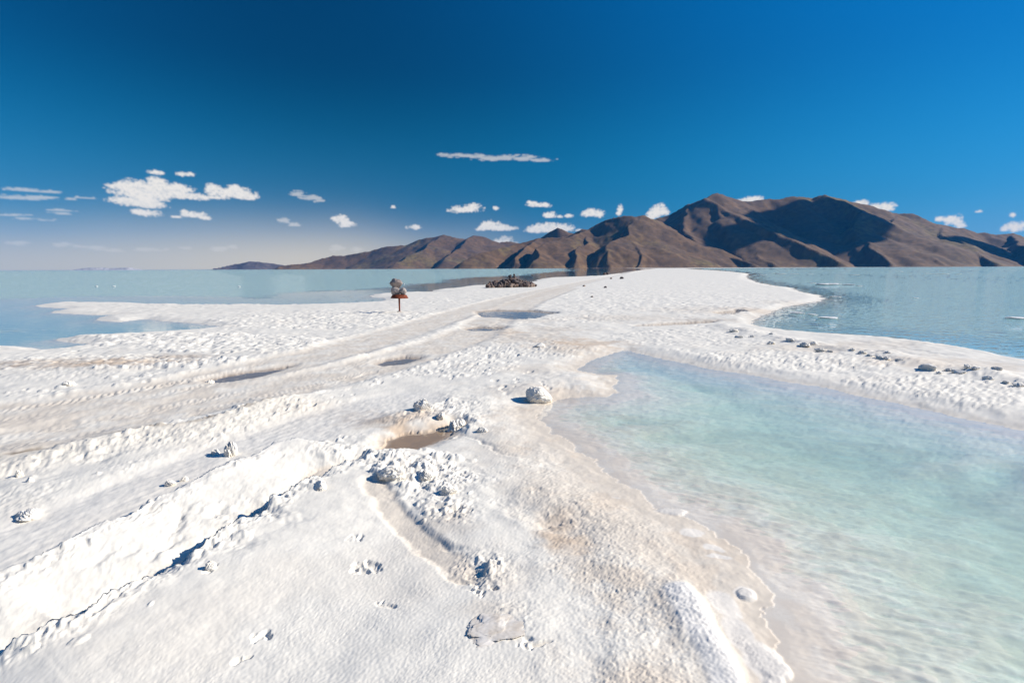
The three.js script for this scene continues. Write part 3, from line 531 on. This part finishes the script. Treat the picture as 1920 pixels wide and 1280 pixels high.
  const fm = new THREE.Mesh(floor, new THREE.MeshStandardMaterial({ color: new THREE.Color().setRGB(0.38, 0.53, 0.55), roughness: 1 })); fm.name = 'brine_floor'; lake.add(fm);
}

// ---------------------------------------------------------------- mountains
// crest lines as [x, y, z]; the ground falls away from them on both sides
function range(name, label, crests, slope, base, zNear, zFar, x0, x1, cols, rows, tones, seed, rug, material) {
  const S = [];
  crests.forEach((c, n) => { for (let i = 0; i < c.length - 1; i++) S.push([c[i], c[i + 1], n ? 0 : 1]); });
  const P = new Float32Array(cols * rows * 3), C = new Float32Array(cols * rows * 3);
  for (let j = 0; j < rows; j++) for (let i = 0; i < cols; i++) {
    const d = mix(zNear, zFar, j / (rows - 1)), x = mix(x0, x1, i / (cols - 1)) * d, z = -d, k = (j * cols + i) * 3;
    const wx = x + fbm(x / 420, z / 420, 3, seed) * 80, wz = z + fbm(x / 420 + 7, z / 420, 3, seed + 1) * 80;
    let best = -1e9, sum = 0;
    for (const [a, b, sky] of S) {
      const ax = b[0] - a[0], az = b[2] - a[2], l2 = ax * ax + az * az;
      const t = clamp(((wx - a[0]) * ax + (wz - a[2]) * az) / l2);
      const dd = Math.hypot(wx - a[0] - ax * t, wz - a[2] - az * t), top = a[1] + (b[1] - a[1]) * t;
      const side = ((wx - a[0]) * (b[2] - a[2]) - (wz - a[2]) * (b[0] - a[0])) * Math.sign(b[2] - a[2] || 1) / Math.sqrt(l2) / (dd + 1);
      const v = top - slope * (sky ? 1.12 : side < 0 ? 1 - 0.7 * side : 1 - 0.2 * side) * dd * (1 - 0.12 * clamp(dd / 900));
      best = v > best ? v : best; sum += Math.exp(v / 30);
    }
    let h = 30 * Math.log(sum + 1e-9); h = Math.min(h, best + 9) - 4;
    const up = clamp(h / 120);
    h += up * rug * (10 * (ridged(x / 560, z / 560, 3, seed + 3) - 0.9) + 5 * ridged(x / 150, z / 150, 3, seed + 5) - 4 + 5 * fbm(x / 45, z / 45, 3, seed + 6));
    const apron = base * Math.exp(-Math.max(0, -h) / 60) ;
    if (h < 14) h = mix(h, 14, 0.0);
    const foot = ss(-90, 40, h);
    h = Math.max(h, -30);
    if (h < 12) h = Math.max(-4, h * 0.35 + 3 * foot + 0.5 * noise(x / 60, z / 60, seed + 8));
    P[k] = x; P[k + 1] = h; P[k + 2] = z;
    const n = fbm(x / 180, z / 180, 4, seed + 11), n2 = fbm(x / 40, z / 40, 3, seed + 13), n3 = fbm(x / 700, z / 700, 3, seed + 12);
    const A = tones[0], B = tones[1], D = tones[2], G = tones[3];
    let q = ss(-0.35, 0.45, n * 0.8 + n2 * 0.35), r = mix(A[0], B[0], q), g = mix(A[1], B[1], q), b = mix(A[2], B[2], q);
    q = ss(0.05, 0.5, n3 + n2 * 0.3); r = mix(r, G[0], q); g = mix(g, G[1], q); b = mix(b, G[2], q);
    q = ss(26, 6, h + n * 16); r = mix(r, D[0], q * 0.8); g = mix(g, D[1], q * 0.8); b = mix(b, D[2], q * 0.8);
    const sp = 1 + 0.7 * n2 + 0.25 * noise(x / 14, z / 14, seed + 15); C[k] = r * sp; C[k + 1] = g * sp; C[k + 2] = b * sp;
  }
  const m = gridMesh(P, C, cols, rows, material);
  structure(m, name, label);
}
const rock = new THREE.MeshStandardMaterial({ vertexColors: true, roughness: 0.95 });
const BROWN = [[0.140, 0.074, 0.028], [0.094, 0.052, 0.024], [0.185, 0.108, 0.050], [0.140, 0.094, 0.026]];
range('mountain', 'dark brown mountain ridge with shadowed gullies beyond the lake', [
  [[1249,437,-5300],[1470,483.4,-5400],[1641,575,-5400],[1764,620.8,-5300],[1844,635.9,-5350],[1927,686.6,-5450],[2000,677.9,-5500],[2110,659.8,-5600],[2264,635.3,-5700],[2536,660.5,-5750],[2798,685.2,-5750],[2957,669.8,-5800],[3087,699.4,-5750],[3302,668.4,-5800],[3550,615.5,-5850],[3912,534.5,-5900],[4086,528.5,-5900],[4143,496.3,-5900],[4356,426.1,-5900],[4655,388.9,-6000],[4882,338.9,-6000],[4948,344.1,-6000],[5050,316.4,-6000],[5274,332.1,-6100],[5419,298.2,-6100],[5975,233.3,-6200],[6558,162.8,-6200],[7722,72.66,-6200]],
  [[1764,620.8,-5300],[1824,561.3,-5150],[1895,466.2,-4980],[1969,401,-4850],[2046,320.1,-4700],[2089,256.3,-4560],[2170,178.6,-4400],[2250,105.8,-4250],[2326,41.26,-4100]],
  [[1641,575,-5400],[1520,437.7,-5100],[1442,282.9,-4750],[1434,168.6,-4480],[1534,98.77,-4320],[1653,60.69,-4200],[1732,17.17,-4080]],
  [[1824,561.3,-5150],[1807,463.9,-5000],[1818,274.1,-4700],[1878,170.9,-4480],[1878,84.61,-4280],[1899,20.5,-4120]],
  [[3087,699.4,-5750],[3186,579.4,-5500],[3181,505.6,-5300],[2963,368.9,-5000],[2869,258.2,-4800],[2878,194.7,-4650],[2832,99.86,-4420],[2814,24.97,-4200]],
  [[3912,534.5,-5900],[3581,400.5,-5450],[3409,288.4,-5050],[3334,212.6,-4800],[3269,136.3,-4600],[3168,40.18,-4300]],
  [[4356,426.1,-5900],[4045,296.8,-5400],[3892,192.3,-5000],[3796,111.5,-4700],[3674,38.69,-4350]],
  [[5274,332.1,-6100],[4962,248,-5700],[4653,168.9,-5200],[4436,93.88,-4800],[4217,20.84,-4400]],
  [[2798,685.2,-5750],[2654,567.2,-5600],[2712,477.9,-5450]],
], 0.62, 0, 3700, 6900, 0.22, 1.5, 420, 230, BROWN, 200, 1, rock);
range('hill', 'brown rounded hills behind the end of the causeway', [
  [[67.09,191.5,-4600],[227,235.3,-4650],[437.8,254.1,-4700],[584.8,313.3,-4700],[638.7,305.5,-4650],[826.2,388.9,-4700],[919.6,409.5,-4650],[958.4,396.8,-4650],[1025,417.7,-4700],[1118,404.7,-4800],[1270,412,-5000]],
  [[288.9,283,-5600],[469.4,378.9,-5600],[625.1,312.2,-5600]],
  [[1025,417.7,-4700],[895.9,317.6,-4480],[871.5,203.8,-4230],[851.5,100.7,-3980],[841.3,15.62,-3760]],
  [[891.2,248,-4330],[708.2,180.3,-4120],[654.3,118.9,-3950],[669.3,51.22,-3780]],
  [[638.7,305.5,-4650],[418.1,221.9,-4400],[275,185.6,-4200],[188,122.3,-4000],[143.4,46.68,-3800]],
  [[227,235.3,-4650],[103.7,153.2,-4350],[48.45,96.33,-4120],[9.533,41.46,-3920]],
  [[67.09,191.5,-4600],[-120.7,145.4,-4450],[-253.5,108.4,-4250],[-338.6,59.53,-4080]],
  [[627.2,238.4,-4500],[477.7,124.2,-4100],[428.1,45.74,-3820]],
], 0.60, 0, 3500, 6000, -0.14, 0.46, 340, 170, BROWN, 300, 0.75, rock);
range('hill_ridge', 'long reddish brown hills low over the left lake', [
  [[-2574,35.64,-6300],[-2382,59.54,-6500],[-2235,115.9,-6700],[-2115,154.4,-6800],[-1983,153.9,-6800],[-1658,211.6,-6900],[-1465,261.3,-6900],[-1260,279.4,-6900],[-1079,341.6,-6900],[-835.9,397.1,-6900],[-701.4,361.4,-6950],[-603.1,350.9,-7000],[-479.1,389.4,-6900],[-339.2,363.7,-6900],[-186.6,306.4,-6900],[5.049,322.8,-7000],[199.3,264.5,-7000]],
  [[-835.9,397.1,-6900],[-916.7,276.1,-6550],[-1043,163.2,-6100],[-1141,63.24,-5600]],
  [[-479.1,389.4,-6900],[-548.9,272.5,-6500],[-618.2,167,-6100],[-685,72.86,-5700]],
], 0.42, 0, 5200, 8200, -0.46, 0.02, 260, 110, BROWN, 400, 0.55, rock);
range('headland', 'pale purple headland at the far left end of the hills', [
  [[-4540,4.666,-8600],[-4363,51.9,-8700],[-4206,92.15,-8800],[-4000,123.7,-8800],[-3796,106.7,-8800],[-3513,64.97,-8800]],
], 0.4, 0, 8000, 9600, -0.56, -0.36, 120, 40, [[0.13, 0.095, 0.09], [0.10, 0.08, 0.08], [0.16, 0.12, 0.10], [0.12, 0.09, 0.08]], 500, 0.6, rock);
range('far_hills', 'far hills beyond the left lake, haze painted into their pale colour', [
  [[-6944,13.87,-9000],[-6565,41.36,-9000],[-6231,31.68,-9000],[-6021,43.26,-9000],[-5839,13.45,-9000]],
], 0.25, 0, 8700, 9300, -1.0, -0.6, 220, 12, [[0.50, 0.47, 0.45], [0.46, 0.43, 0.42], [0.50, 0.47, 0.45], [0.46, 0.43, 0.41]], 600, 0.15, rock);  // pale tones paint the fading of distant air into the rock colour

// ---------------------------------------------------------------- stones and blocks
function stone(seed, detail, { sx = 1, sy = 1, sz = 1, rough = 0.2, facets = 0, billow = 0, fine = 0.03, flatBase = -2 }) {   // a boulder about one unit across
  const g0 = new THREE.IcosahedronGeometry(0.5, detail); g0.deleteAttribute('uv'); g0.deleteAttribute('normal');
  const g = mergeVertices(g0, 1e-4), p = g.attributes.position, R = rng(seed * 7919 + 13), planes = [];
  for (let k = 0; k < facets; k++) { const v = new THREE.Vector3(R() * 2 - 1, R() * 2 - 1, R() * 2 - 1).normalize(); planes.push([v, 0.30 + 0.16 * R()]); }
  const v = new THREE.Vector3(), o = seed * 3.17;
  for (let i = 0; i < p.count; i++) {
    v.fromBufferAttribute(p, i);
    let s = 1 + rough * 1.3 * noise3(v.x * 2.3 + o, v.y * 2.3, v.z * 2.3, seed) + rough * 0.5 * noise3(v.x * 6, v.y * 6 + o, v.z * 6, seed + 1);
    if (billow) s += billow * ((0.4 - Math.abs(noise3(v.x * 4 + o, v.y * 4, v.z * 4, seed + 2)) * 1.5) + 0.7 * (0.35 - Math.abs(noise3(v.x * 9, v.y * 9 + o, v.z * 9, seed + 3)) * 1.4) + 0.45 * (0.3 - Math.abs(noise3(v.x * 19, v.y * 19 + o, v.z * 19, seed + 6)) * 1.3));
    v.multiplyScalar(s);
    for (const [n, d] of planes) { const q = v.dot(n); if (q > d) v.addScaledVector(n, (d - q) * 0.88); }
    v.multiplyScalar(1 + fine * noise3(v.x * 22, v.y * 22, v.z * 22, seed + 4));
    if (v.y < flatBase) v.y = mix(v.y, flatBase, 0.85);
    p.setXYZ(i, v.x * sx, v.y * sy, v.z * sz);
  }
  g.computeVertexNormals();
  return g;
}
function tintGeo(g, a, b, seed, scale) {                     // mottled mineral colour
  const p = g.attributes.position, c = new Float32Array(p.count * 3);
  for (let i = 0; i < p.count; i++) {
    const q = clamp(0.5 + 0.9 * noise3(p.getX(i) * scale + seed, p.getY(i) * scale, p.getZ(i) * scale, seed) + 0.5 * noise3(p.getX(i) * scale * 4, p.getY(i) * scale * 4 + seed, p.getZ(i) * scale * 4, seed + 3));
    for (let k = 0; k < 3; k++) c[i * 3 + k] = mix(a[k], b[k], q);
  }
  g.setAttribute('color', new THREE.BufferAttribute(c, 3));
  return g;
}
const SALT_A = [0.79, 0.75, 0.675], SALT_B = [0.72, 0.66, 0.565];
const stoneMaterial = new THREE.MeshStandardMaterial({ vertexColors: true, roughness: 0.9 });
const groundAt = (x, z) => { surface(x, z, 0.02); return out.h; };
function place(g, x, z, sink, turn, name, label, category, group) {
  g.computeBoundingBox();
  const m = new THREE.Mesh(g, g.userData.material || stoneMaterial);
  m.position.set(x, groundAt(x, z) - g.boundingBox.min.y - sink, z); m.rotation.y = turn;
  return add(m, name, label, category, group);
}
const size = (px, z) => px * -z / 1066;

// the lone block of salt beside the pool
{
  const [[x, z]] = [[0.333,-7.319]];
  const g = tintGeo(stone(11, 24, { sx: 0.40, sy: 0.25, sz: 0.28, rough: 0.10, facets: 5, billow: 0.14, fine: 0.06, flatBase: -0.34 }), SALT_A, SALT_B, 3, 7);
  place(g, x, z, 0.025, 0.25, 'salt_block', 'lone chunky white salt block beside the turquoise pool, casting a blue shadow', 'salt block');
}
// clods turned out of the pit and the trench: x, z, width, height in hundredths, depth ratio
for (const [px, z, w, h, seed, label] of [
  ...[[[[-0.615,-6.1]][0], 66, 42, 21, 'largest grey-white salt clod at the far end of the brown pit'], [[[-1.066,-6.581]][0], 56, 36, 22, 'broken shaded salt clod behind the brown pit'], [[[-0.814,-6.285]][0], 34, 22, 23, 'small tan-edged salt clod between the two large clods behind the pit'], [[[-0.31,-5.762]][0], 34, 18, 24, 'low salt clod right of the largest clod at the pit'],
    [[[-2.593,-5.064]][0], 34, 48, 25, 'upright pale salt chunk on the bank of the lower wheel track'], [[[-2.757,-5.097]][0], 26, 22, 26, 'small salt lump leaning beside the upright chunk'], [[[-4.044,-4.484]][0], 26, 26, 27, 'cream salt lump under the brown soil lip'], [[[-3.831,-4.33]][0], 22, 18, 28, 'second cream salt lump lower on the bank under the soil lip'], [[[-3.334,-3.726]][0], 78, 30, 29, 'long white salt lump at the edge of the grey wheel rut'],
    [[[0.59,-11.99]][0], 34, 15, 30, 'low pinkish salt lump among the tan stained crust'], [[[-6.502,-8.182]][0], 40, 20, 31, 'low brownish salt lump near the upper wheel track'], [[[-4.699,-8.672]][0], 26, 14, 32, 'dark-sided lump at the end of the long narrow puddle'],
    [[[-2.712,-4.317]][0], 34, 20, 33, 'pale salt lump on the crumbly bank above the grey rut'], [[[-2.65,-4.408]][0], 26, 18, 34, 'tan-sided salt lump next to the pale one above the grey rut'], [[[-0.949,-4.297]][0], 80, 40, 35, 'large smooth white salt lump below the brown pit'], [[[-0.684,-4.351]][0], 44, 28, 36, 'rounded salt lump at the near edge of the pit'], [[[-0.484,-4.079]][0], 50, 30, 37, 'salt lump with a shaded hollow right of the smooth white one'], [[[-1.429,-4.038]][0], 50, 28, 38, 'salt clod tipped against the dark trench edge'], [[[-1.647,-2.907]][0], 34, 30, 39, 'clod standing on the lip of the trench, with a pit of shadow']].map(([p, w, h, s, l]) => [p, p[1], w, h, s, l]),
]) {
  const k = seed === 25 ? 0.8 : 0.62, W = size(w, z) * k, Hh = size(h, z) * k;
  const g = tintGeo(stone(seed, 26, { sx: W, sy: Hh * 1.3, sz: W * 0.75, rough: 0.24, facets: 3, billow: 0.18, fine: 0.06, flatBase: -0.36 }), SALT_A, SALT_B, seed, 2.4 / W);
  place(g, px[0], z, Hh * 0.42, seed * 1.7, 'salt_clod', label, 'salt clod', 'salt clods turned out of the crust');
}
// the lifted plate of crust
{
  const [[x, z]] = [[-0.094,-2.491]];
  const g = tintGeo(stone(57, 22, { sx: 0.32, sy: 0.05, sz: 0.24, rough: 0.34, facets: 6, billow: 0.05, fine: 0.07 }), [0.72, 0.67, 0.60], [0.57, 0.50, 0.415], 8, 16);
  const m = place(g, x, z, 0.034, 0.5, 'salt_plate', 'broken flat plate of tan salt crust lifted at its edge near the slab', 'salt plate');
  m.rotation.z = -0.05;
}
// row of lumps along the far bank of the pool
const bankBase = [61, 62, 63, 64].map((s) => tintGeo(stone(s, 9, { sx: 1, sy: 0.7, sz: 0.8, rough: 0.3, facets: 3, billow: 0.2, fine: 0.06, flatBase: -0.3 }), SALT_A, SALT_B, s, 3));
{
  const rows = [[5.755,-14.65,22],[5.485,-13.62,18],[5.847,-13.72,12],[6.381,-13.81,16],[6.258,-12.7,18],[5.693,-12.35,20],[6.244,-11.99,28],[6.511,-12.15,20],[6.232,-11.35,26],[6.341,-11.2,14],[6.78,-11.19,14],[6.724,-10.77,20],[6.711,-10.51,16],[6.719,-10.25,22],[6.727,-10.07,20],[7.109,-10.63,14],[6.836,-9.893,18],[6.776,-9.101,60],[7,-8.952,18],[6.958,-8.722,28],[7.268,-8.945,20],[7.291,-8.805,20],[7.553,-8.709,22],[6.992,-8.213,22],[6.671,-8.729,16],[7.04,-7.942,20],[7.029,-7.723,28]];
  const ordinal = 'first second third fourth fifth sixth seventh eighth ninth tenth eleventh twelfth thirteenth fourteenth fifteenth sixteenth seventeenth eighteenth nineteenth twentieth twenty-first twenty-second twenty-third twenty-fourth twenty-fifth twenty-sixth twenty-seventh'.split(' ');
  rows.sort((a, b) => a[0] / -a[1] - b[0] / -b[1]);
  rows.forEach(([x, z, w], i) => {
    const W = size(w, z) * (w > 50 ? 0.62 : 0.85), m = new THREE.Mesh(bankBase[i % 4], stoneMaterial);
    m.scale.set(W * 0.95, W * 0.62, W * 0.85); m.rotation.y = i * 2.3; m.position.set(x, groundAt(x, z) + W * 0.09, z);
    add(m, 'salt_lump', w > 50 ? 'largest blue-shaded salt lump in the row along the far bank' : i === rows.length - 1 ? 'last salt lump at the right-hand end of the row along the far bank' : ordinal[i] + ' salt lump from the left in the row along the far bank', 'salt lump', 'salt lumps along the far bank');
  });
}
// floating crusts on the lakes
{
  const floe = [71, 72, 73].map((s) => tintGeo(stone(s, 10, { sx: 1, sy: 0.10, sz: 0.8, rough: 0.35, billow: 0.12, fine: 0.05 }), [0.82, 0.80, 0.77], [0.74, 0.71, 0.67], s, 3));
  const special = { 2: 'widest of three white salt crusts awash by the right shore', 10: 'white salt crust cut by the right edge of the picture on the blue lake', 0: 'smooth white salt crust nearest the right shore inlet', 1: 'small white salt crust between two others by the right shore', 5: 'long white salt crust far out off the headland', 3: 'white salt crust off the tip of the right headland' };
  [[10.95,-21.77,30],[11.16,-21,20],[10.98,-19.64,38],[19.12,-33.62,22],[31.36,-57.34,30],[32.59,-58.12,34],[33.17,-56.15,24],[32.27,-52.86,12],[22.81,-32.1,12],[33.36,-63.3,14],[17.08,-19.13,40],[70.75,-150.2,20],[72.5,-146.6,16],[75.98,-126.3,18],[74.27,-141.9,12],[104.1,-142.8,14],[104,-140,14],[104.7,-138.3,16],[58.21,-132.7,16],[108.2,-138.2,10],[142.2,-209.6,14]].forEach(([x, z, w], i) => {
    const W = size(w, z), m = new THREE.Mesh(floe[i % 3], stoneMaterial), far = Math.hypot(x, z) > 80;
    m.scale.set(W * 0.85, W * (far ? 0.35 : 1), W * (far ? 1.3 : 0.95)); m.rotation.y = (i * 1.3) % 0.7 - 0.35; m.position.set(x, W * 0.02, z);
    add(m, 'salt_floe', special[i] || 'thin white salt crust far out on the right lake', 'salt floe', 'salt crusts floating on the right lake');
  });
  [[-44.73,-61.45,5],[-42.65,-61.17,5],[-28.06,-58.73,5],[-12.6,-66.65,4]].forEach(([x, z, w], i) => {
    const W = size(w, z), m = new THREE.Mesh(floe[i % 3], stoneMaterial);
    m.scale.set(W, W * 4, W); m.position.set(x, 0.02, z);
    add(m, 'salt_floe', ['white speck of salt on the left lake, leftmost of two close together', 'white speck of salt on the left lake, right-hand of two close together', 'single white speck of salt on the left lake below the headland', 'single white speck of salt on the lake behind the rusty stand'][i], 'salt floe', 'white specks on the left lake');
  });
}
// rusty stand with stones on it
const mottled = (w, h, f) => { const d = new Uint8Array(w * h * 4); for (let j = 0; j < h; j++) for (let i = 0; i < w; i++) { const c = f(i / w, j / h), k = (j * w + i) * 4; d[k] = c[0]; d[k + 1] = c[1]; d[k + 2] = c[2]; d[k + 3] = 255; } const t = new THREE.DataTexture(d, w, h); t.magFilter = THREE.LinearFilter; t.minFilter = THREE.LinearFilter; t.wrapS = t.wrapT = THREE.RepeatWrapping; t.colorSpace = THREE.SRGBColorSpace; t.needsUpdate = true; return t; };
{
  const rust = new THREE.MeshStandardMaterial({ roughness: 0.85, metalness: 0.15, map: mottled(256, 128, (u, v) => { const n = fbm(u * 14, v * 9, 4, 301), q = fbm(u * 40, v * 26, 2, 302); const k = clamp(0.5 + n + 0.4 * q); return [mix(74, 158, k), mix(30, 72, k), mix(16, 34, k)]; }) });
  const [[x, z]] = [[-4.348,-21.96]];
  const o = new THREE.Group(); o.position.set(x, groundAt(x, z) - 0.02, z);
  const dish = new THREE.Mesh(new THREE.LatheGeometry([[0.02, 0.70], [0.20, 0.705], [0.265, 0.69], [0.285, 0.67], [0.33, 0.585], [0.345, 0.575], [0.34, 0.565], [0.32, 0.575], [0.27, 0.645], [0.19, 0.68], [0.02, 0.685]].map((p) => new THREE.Vector2(p[0], p[1])), 40), rust); dish.name = 'dish'; dish.rotation.z = -0.02; o.add(dish);
  const post = new THREE.Mesh(new THREE.LatheGeometry([[0.001, -0.05], [0.03, -0.05], [0.034, 0.02], [0.03, 0.1], [0.033, 0.4], [0.038, 0.6], [0.04, 0.69], [0.001, 0.69]].map((p) => new THREE.Vector2(p[0], p[1])), 14), rust); post.name = 'post'; o.add(post);
  const foot = new THREE.Mesh(tintGeo(stone(81, 7, { sx: 0.17, sy: 0.09, sz: 0.15, rough: 0.2, billow: 0.15 }), [0.62, 0.54, 0.48], [0.45, 0.36, 0.30], 4, 20), stoneMaterial); foot.name = 'footing'; foot.position.set(0, 0.03, 0); o.add(foot);
  add(o, 'rusty_stand', 'rusty iron dish on a thin post, carrying stones, by the left lake', 'stand');
  const y = o.position.y;
  for (const [dx, dy, dz, sx, sy, sz, s, ca, cb, label] of [
    [-0.12, 0.845, 0, 0.40, 0.40, 0.34, 82, [0.46, 0.40, 0.36], [0.24, 0.20, 0.185], 'pale streaked stone standing on the rusty dish under the top stone'],
    [-0.09, 1.13, 0, 0.46, 0.40, 0.38, 83, [0.36, 0.29, 0.25], [0.20, 0.165, 0.155], 'rounded grey-brown stone balanced on top of the rusty stand'],
    [0.16, 0.80, 0.04, 0.27, 0.30, 0.26, 84, [0.40, 0.35, 0.31], [0.26, 0.22, 0.20], 'small upright grey stone at the edge of the rusty dish'],
  ]) {
    const m = new THREE.Mesh(tintGeo(stone(s, 8, { sx, sy, sz, rough: 0.2, facets: 7, fine: 0.05 }), ca, cb, s, 6), stoneMaterial);
    m.position.set(x + dx, y + dy, z + dz);
    add(m, 'stand_stone', label, 'stone', 'stones on the rusty stand');
  }
}
// heap of dark stones beside the track
{
  const R = rng(77), bases = [91, 92, 93, 94, 95, 96].map((s) => stone(s, 5, { sx: 1, sy: 0.85, sz: 0.9, rough: 0.22, facets: 8, fine: 0.05 }));
  const mats = [[0.150, 0.105, 0.088], [0.105, 0.082, 0.078], [0.20, 0.125, 0.092], [0.078, 0.062, 0.062], [0.23, 0.165, 0.13], [0.13, 0.095, 0.088]].map((c) => new THREE.MeshStandardMaterial({ color: new THREE.Color().setRGB(...c), roughness: 0.93 }));
  const [[x0, z0], [x1, z1]] = [[-2.108,-50.6],[2.166,-52.18]];
  const prof = [[0, 0.35], [0.12, 0.48], [0.3, 0.60], [0.45, 0.75], [0.55, 0.82], [0.68, 0.55], [0.8, 0.45], [0.93, 0.36], [1, 0.1]];
  const hAt = (t) => { for (let i = 1; i < prof.length; i++) if (t <= prof[i][0]) return mix(prof[i - 1][1], prof[i][1], (t - prof[i - 1][0]) / (prof[i][0] - prof[i - 1][0])); return 0.1; };
  let n = 0;
  const put = (t, off, y, s, label) => {
    const x = mix(x0, x1, t), z = mix(z0, z1, t) + off, m = new THREE.Mesh(bases[n % 6], mats[(n * 5 + (R() * 3 | 0)) % 6]);
    m.scale.set(s * (0.8 + R() * 0.4), s * (0.7 + R() * 0.5), s * (0.8 + R() * 0.4)); m.rotation.set(R() * 6, R() * 6, R() * 6); m.position.set(x, groundAt(x, z) + y, z);
    add(m, 'heap_stone', label || 'dark brown angular stone in the heap beside the track', 'stone', 'dark stones heaped beside the track'); n++;
  };
  for (let k = 0; k < 30; k++) { const t = k / 29, s = 0.32 + 0.22 * R(); put(t, 0.5 + 0.5 * R() - (t > 0.93 ? 0.4 : 0), s * 0.3, s * (t > 0.95 ? 0.6 : 1)); }
  for (let k = 0; k < 22; k++) { const t = 0.03 + 0.92 * k / 21, s = 0.34 + 0.22 * R(), h = hAt(t); put(t, 0.05 + 0.3 * R(), h * 0.55, s); }
  for (let k = 0; k < 18; k++) { const t = 0.06 + 0.86 * k / 17, s = 0.30 + 0.2 * R(), h = hAt(t); put(t, -0.1 + 0.25 * R(), h * 0.98 - s * 0.2, s); }
  put(0.46, 0.0, 0.98, 0.34, 'upright reddish stone standing near the top of the heap'); put(0.545, 0.0, 0.90, 0.34, 'stone below the topmost one on the heap'); put(0.545, 0, 1.12, 0.2, 'small dark topmost stone of the heap');
  // single dark stones farther along
  [[22.76,-140,6],[23.79,-141.8,6],[15.11,-86.86,5],[16.67,-86.52,7],[6.625,-52.36,5],[7.991,-48.74,6],[4.603,-32.68,5]].forEach(([x, z, w], i) => {
    const W = size(w, z), m = new THREE.Mesh(bases[i % 6], mats[i % 6]);
    m.scale.setScalar(W * 1.1); m.rotation.y = i; m.position.set(x, groundAt(x, z) + W * (i < 2 ? 0.3 : 0.12), z);
    add(m, 'lone_stone', ['left-hand of two dark stones by the lake edge far along the track', 'right-hand of two dark stones by the lake edge far along the track', 'left-hand of two dark stones lying on the far white salt', 'flat dark stone, right-hand of two on the far white salt', 'single small dark stone right of the stone heap', 'small dark stone alone on the salt right of the track bend', 'small dark stone nearest the large road puddle'][i], 'stone', 'dark stones far along the causeway');
  });
}

// fair-weather clouds off to the right of the view; their shadows lie on the mountain
function cloud(px, py, pz, rx, ry, rz, seed, label) {
  const up = 2300, k = up / sunDir.y, R = rng(seed), parts = [];
  const g = new THREE.IcosahedronGeometry(0.5, 14); g.deleteAttribute('uv'); g.deleteAttribute('normal');
  const q = mergeVertices(g, 1e-4), p = q.attributes.position, v = new THREE.Vector3();
  for (let i = 0; i < p.count; i++) {
    v.fromBufferAttribute(p, i);
    const s = 1 + 0.75 * noise3(v.x * 2.4 + seed, v.y * 2.4, v.z * 2.4, seed) + 0.30 * (0.4 - Math.abs(noise3(v.x * 6, v.y * 6 + seed, v.z * 6, seed + 2)));
    v.multiplyScalar(s); if (v.y < -0.12) v.y = mix(v.y, -0.12, 0.8);
    p.setXYZ(i, v.x * rx * 2, v.y * ry * 2, v.z * rz * 2);
  }
  q.computeVertexNormals();
  const m = new THREE.Mesh(q, new THREE.MeshStandardMaterial({ color: new THREE.Color().setRGB(0.9, 0.9, 0.9), roughness: 1 }));
  m.position.set(px + sunDir.x * k, py + up, pz + sunDir.z * k);
  add(m, 'cloud', label, 'cloud', 'clouds outside the view');
}
{
  const spots = [[2683,377.6,-5100],[4291,179.9,-5200],[1788,228.9,-4650]];
  cloud(...spots[0], 520, 150, 420, 3, 'large white cloud right of the view, shading the middle of the mountain');
  cloud(...spots[1], 380, 120, 260, 5, 'white cloud right of the view, shading the low right end of the mountain');
  cloud(...spots[2], 190, 80, 170, 8, 'small white cloud right of the view, shading the near spur of the mountain');
}

scene.fog = new THREE.FogExp2(new THREE.Color().setRGB(0.06, 0.40, 1.0), 2.6e-5);
renderer.render(scene, camera);
